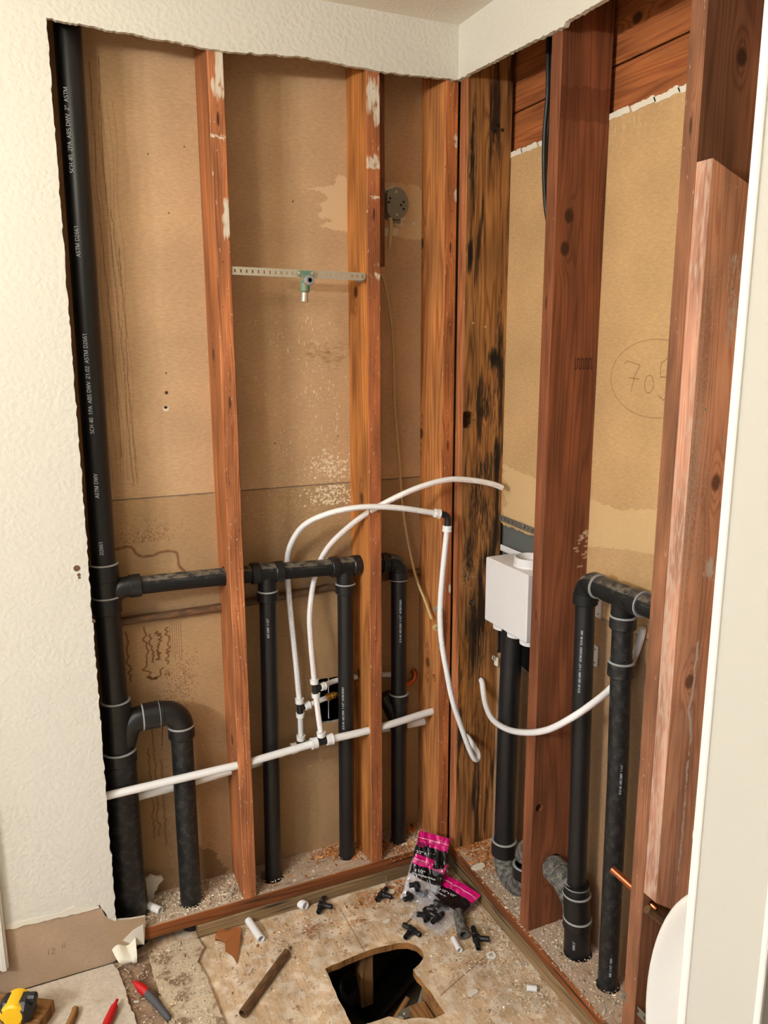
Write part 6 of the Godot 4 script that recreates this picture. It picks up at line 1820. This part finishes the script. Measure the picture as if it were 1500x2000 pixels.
	bag("middle zip bag lying over the upper bag, pink strip crumpled", v3(-0.150, 0.078, 0.062), v3(-0.058, 0.032, 0.096), v3(-0.222, -0.032, 0.102), v3(-0.140, -0.032, 0.176), [["x 1/2\"", 0.10, 0.33, 0.012, "size_print"], ["Alloy 90 Elbow 10 Pack", 0.05, 0.41, 0.007, "small_print"]], 7)
	bag("front zip bag with pink header lying flat on the plywood", v3(-0.062, -0.004, 0.078), v3(-0.010, -0.004, 0.222), v3(-0.232, -0.036, 0.176), v3(-0.178, -0.036, 0.288), [["PEX", 0.02, 0.19, 0.014, "maker_mark"], ["1/2\" x 1/2\" x 1/2\"", 0.04, 0.31, 0.011, "size_print"], ["Poly Alloy Tee 10 Pack", 0.04, 0.38, 0.007, "small_print"]], 11)
	g = "fittings inside the bags"
	R.seed = 91
	var k := 0
	for e in [[-0.155, 0.190, 0.2], [-0.130, 0.196, 1.1], [-0.190, 0.208, 2.0], [-0.166, 0.240, 2.7], [-0.172, 0.212, 0.9]]:
		var c := v3(e[0], -0.022 + 0.006 * (k % 2), e[1])
		var d := v3(cos(e[2]), 0.05, sin(e[2])) * 0.026
		var s := v3(-sin(e[2]), 0.1, cos(e[2])) * 0.026
		fitting("black tee fitting inside the front zip bag", c - d, c + d, c + s, g)
		k += 1
	for e in [[-0.170, 0.112, 0.4, 0.012], [-0.198, 0.128, 1.6, -0.012], [-0.160, 0.135, 2.6, -0.010]]:
		var c := v3(e[0], e[3] - 0.004, e[1])
		var d := v3(cos(e[2]), 0.1, sin(e[2])) * 0.024
		var s := v3(-sin(e[2]), -0.1, cos(e[2])) * 0.024
		fitting("black elbow fitting inside the middle zip bag", c - d, c + d, c + s, "elbows inside the bag", true)

	# red-ended tools and the tape measure at the left
	n = thing("marker_tool", "dusty tool with red end and grey shaft lying on the floor", "tool", v3(-0.972, FLOOR + 0.016, 0.178))
	tube("grip", [v3(-0.034, 0.004, -0.066), v3(-0.026, 0.004, -0.050), v3(-0.018, 0.003, -0.036), v3(-0.006, 0.0, -0.016)], [0.003, 0.0085, 0.0125, 0.0105], M.tool_red, n, 8)
	tube("shaft", [v3(-0.007, 0.0, -0.018), v3(0.010, -0.002, 0.022), v3(0.030, -0.004, 0.078), v3(0.034, -0.005, 0.088)], [0.0105, 0.0100, 0.0085, 0.004], M.tool_grey, n, 7)
	n = thing("marker_tool", "bright red tool end cut by the lower picture edge", "tool", v3(-1.07, FLOOR + 0.022, 0.20))
	tube("grip", [v3(0.018, 0.006, -0.034), v3(0.012, 0.005, -0.024), v3(0.009, 0.004, -0.016), v3(-0.012, 0.0, 0.022), v3(-0.018, -0.001, 0.032)], [0.004, 0.0045, 0.0095, 0.0115, 0.010], M.tool_red, n, 8)
	tube("shaft", [v3(-0.018, -0.001, 0.032), v3(-0.05, -0.004, 0.09)], 0.0095, M.tool_grey, n, 8)
	n = thing("wood_block", "brown wood block under the tape measure at lower left", "offcut", v3(-1.29, FLOOR + 0.0135, 0.13))
	var b1 := box("block", v3(-0.12, 0, -0.055), v3(0.075, 0.036, 0.06), M.under_wood, n, 0.003, Vector2(6, 1))
	b1.rotation.y = -0.55
	n = thing("tape_measure", "yellow and black tape measure at the lower left corner", "tape measure", v3(-1.275, FLOOR + 0.0505, 0.150))
	var tb := Node3D.new()
	n.rotation.y = -0.35
	tb.free()
	box("case", v3(-0.045, 0.0, -0.030), v3(0.035, 0.058, 0.030), M.tape_black, n, 0.014)
	lathe("yellow_band", v3(-0.008, 0.030, 0.0), v3(0, 0, 1), [[0.0, -0.0305], [0.024, -0.0305], [0.030, -0.026], [0.0315, -0.012], [0.0315, 0.012], [0.030, 0.026], [0.024, 0.0305], [0.0, 0.0305]], M.tape_yellow, n, 28)
	box("lock_button", v3(0.020, 0.046, -0.011), v3(0.044, 0.066, 0.011), M.tape_black, n, 0.006)
	n = thing("wood_stick", "round-ended tan stick beside the tape measure", "offcut", v3(-1.165, FLOOR + 0.022, 0.19))
	tube("stick", [v3(0.014, 0.0, -0.052), v3(0.013, 0.0, -0.046), v3(0.010, 0.0, -0.03), v3(-0.03, 0.0, 0.06)], [0.003, 0.0078, 0.009, 0.009], M.under_wood, n, 12)
	# broken drywall chunk on the plate by the stack
	n = thing("plaster_chunk", "ragged grey plaster chunk standing between stack and pipe", "rubble", v3(-0.912, PLATE, -0.118))
	f = MB.new()
	f.prism(pv([[-0.022, 0.0], [-0.024, 0.075], [-0.008, 0.082], [0.006, 0.070], [0.022, 0.068], [0.026, 0.058], [0.010, 0.045], [0.006, 0.032], [-0.002, 0.025], [-0.004, 0.008], [-0.008, 0.0]]), v3(0, 0, 0), v3(1, 0, 0), v3(0, 1, 0), v3(0, 0, 1), 0.0, 0.010, Vector2(6, 6), Vector2.ZERO)
	part("chunk", solid(f, M.gypsum_core), n)
	R.seed = 95
	for e in [[0.02, PLATE, 0.155, 0.022, "pale plaster flake on the right plate among shavings"], [-0.235, FLOOR, 0.055, 0.018, "white plaster flake beside a black tee in the shavings"], [-0.295, FLOOR, 0.165, 0.010, "small white plaster flake left of the bags"], [-0.20, FLOOR, 0.50, 0.014, "white plaster flake right of the floor hole"]]:
		n = thing("plaster_flake", e[4], "rubble", v3(e[0], e[1], e[2]))
		f = MB.new()
		var out := []
		for j in 9:
			var a := TAU * j / 9.0
			out.append(Vector2(cos(a) * 1.3, sin(a) * 0.7) * e[3] * R.randf_range(0.7, 1.1))
		f.prism(pv(out), v3(0, 0.0005, 0), v3(1, 0, 0), v3(0, 0, 1), v3(0, 1, 0), 0.0, 0.004, Vector2.ONE, Vector2.ZERO)
		part("flake", solid(f, M.torn_white), n)

func build_debris() -> void:
	var orange := [Color(0.80, 0.52, 0.28), Color(0.72, 0.42, 0.20), Color(0.86, 0.63, 0.40), Color(0.60, 0.36, 0.20)]
	var pale := [Color(0.88, 0.82, 0.72), Color(0.80, 0.73, 0.62), Color(0.93, 0.89, 0.82), Color(0.70, 0.60, 0.48)]
	var p := PLATE
	var fl := FLOOR
	chips("wood_shavings", "orange drill shavings strewn on the sole plates and near the corner",
		[[-0.34, p, -0.10, 0.09, 0.035, 3.0], [-0.22, p, -0.06, 0.10, 0.05, 2.0], [-0.12, p, -0.03, 0.10, 0.05, 1.2], [-0.08, p, -0.11, 0.06, 0.03, 1.5], [0.07, p, 0.12, 0.06, 0.09, 3.4], [0.06, p, 0.05, 0.06, 0.02, 1.2],
		[-0.17, fl, 0.05, 0.16, 0.035, 2.4], [-0.05, fl, 0.08, 0.04, 0.06, 1.0], [-0.28, fl, 0.06, 0.10, 0.04, 0.8], [-0.45, fl, 0.10, 0.25, 0.12, 0.5], [-0.10, fl, 0.25, 0.1, 0.2, 0.4], [-0.55, p, -0.06, 0.3, 0.06, 0.6]],
		401, 5200, 0.0075, orange, 0.10)
	chips("plaster_crumbs", "pale plaster crumbs and dust scattered over plates and plywood",
		[[-0.82, p, -0.07, 0.20, 0.062, 4.0, 1], [-0.55, p, -0.07, 0.5, 0.065, 1.6, 1], [-0.08, p, -0.04, 0.07, 0.03, 0.7], [0.06, p, 0.30, 0.065, 0.22, 2.2], [0.06, p, 0.62, 0.065, 0.22, 1.8, 1],
		[-0.06, fl, 0.32, 0.05, 0.30, 2.4, 1], [-0.12, fl, 0.42, 0.12, 0.30, 2.2, 1], [-0.40, fl, 0.12, 0.38, 0.10, 0.9, 1], [-0.66, fl, 0.30, 0.13, 0.26, 0.8, 1], [-0.89, fl + 0.009, 0.16, 0.06, 0.16, 0.8, 1], [-1.0, fl + 0.007, 0.15, 0.04, 0.14, 0.3, 1]],
		402, 13000, 0.0056, pale, 0.45)

# ---------------------------------------------------------------- main
func _ready() -> void:
	# camera: measured from the plumb studs, the level ceiling lines and the plates
	var cam := Camera3D.new()
	cam.name = "camera"
	cam.fov = rad_to_deg(2.0 * atan(1000.0 / 1557.4))
	cam.position = v3(-1.1423, 1.6200, 2.0326)
	cam.rotation = v3(-0.2062, -0.4234, -0.0028)
	cam.near = 0.02
	add_child(cam)
	cam.current = true
	# sky: bright overcast daylight that enters by the windows
	var env := Environment.new()
	env.background_mode = Environment.BG_SKY
	var sky := Sky.new()
	var sm := ProceduralSkyMaterial.new()
	sm.sky_top_color = Color(0.62, 0.74, 0.92)
	sm.sky_horizon_color = Color(0.78, 0.86, 0.97)
	sm.ground_bottom_color = Color(0.40, 0.42, 0.42)
	sm.ground_horizon_color = Color(0.55, 0.58, 0.60)
	sm.sky_energy_multiplier = 3.0
	sm.ground_energy_multiplier = 1.6
	sky.sky_material = sm
	env.sky = sky
	env.tonemap_mode = Environment.TONE_MAPPER_LINEAR
	env.tonemap_exposure = 1.02
	env.sdfgi_enabled = true
	env.ssao_enabled = true
	env.ssil_enabled = true
	var we := WorldEnvironment.new()
	we.name = "environment"
	we.environment = env
	add_child(we)
	make_materials()
	vanity_light(v3(-3.298, 2.12, 1.75))
	ceiling_light(v3(-1.5, TOP, 1.0))
	build_shell()
	build_drains()
	build_water()
	build_fixtures()
	build_floor_things()
	build_debris()

# bar of three globe bulbs over the wash stand, on the side wall
func vanity_light(at: Vector3) -> void:
	var n := thing("vanity_light", "three-globe vanity light bar high on the side wall", "lamp", at)
	n.rotation.y = -PI / 2
	box("back_plate", v3(-0.32, -0.055, 0.0), v3(0.32, 0.055, 0.022), M.trim_paint, n, 0.006)
	for k in 3:
		var x := -0.21 + 0.21 * k
		lathe("socket", v3(x, 0, 0.0), v3(0, 0, -1), [[0.0, 0.0], [0.030, 0.0], [0.028, 0.020], [0.022, 0.026], [0.0, 0.026]], M.trim_paint, n, 20)
		var g := SphereMesh.new()
		g.radius = 0.045
		g.height = 0.09
		var o := part("bulb", g, n, M.lamp_glass)
		o.position = v3(x, 0, -0.066)
		var l := OmniLight3D.new()
		l.name = "bulb_light"
		l.light_color = LAMP_COLOR
		l.light_energy = LAMP_ENERGY
		l.light_size = 0.045
		l.omni_range = 12.0
		l.omni_attenuation = 2.0
		l.shadow_enabled = true
		n.add_child(l, true)
		l.position = v3(x, 0, -0.066)

# flush dome in the middle of the room
func ceiling_light(at: Vector3) -> void:
	var n := thing("ceiling_light", "frosted glass dome light on the ceiling", "lamp", at)
	lathe("base", v3(0, 0, 0), v3(0, -1, 0), [[0.0, 0.0], [0.115, 0.0], [0.12, 0.006], [0.12, 0.018], [0.11, 0.022], [0.0, 0.022]], M.trim_paint, n, 40)
	lathe("dome", v3(0, -0.022, 0), v3(0, -1, 0), [[0.105, 0.0], [0.102, 0.020], [0.09, 0.040], [0.065, 0.054], [0.03, 0.061], [0.0, 0.062]], M.dome_glass, n, 40)
	var l := OmniLight3D.new()
	l.name = "dome_light"
	l.light_color = DOME_COLOR
	l.light_energy = DOME_ENERGY
	l.light_size = 0.09
	l.omni_range = 12.0
	l.omni_attenuation = 2.0
	l.shadow_enabled = true
	n.add_child(l, true)
	l.position = v3(0, -0.185, 0)
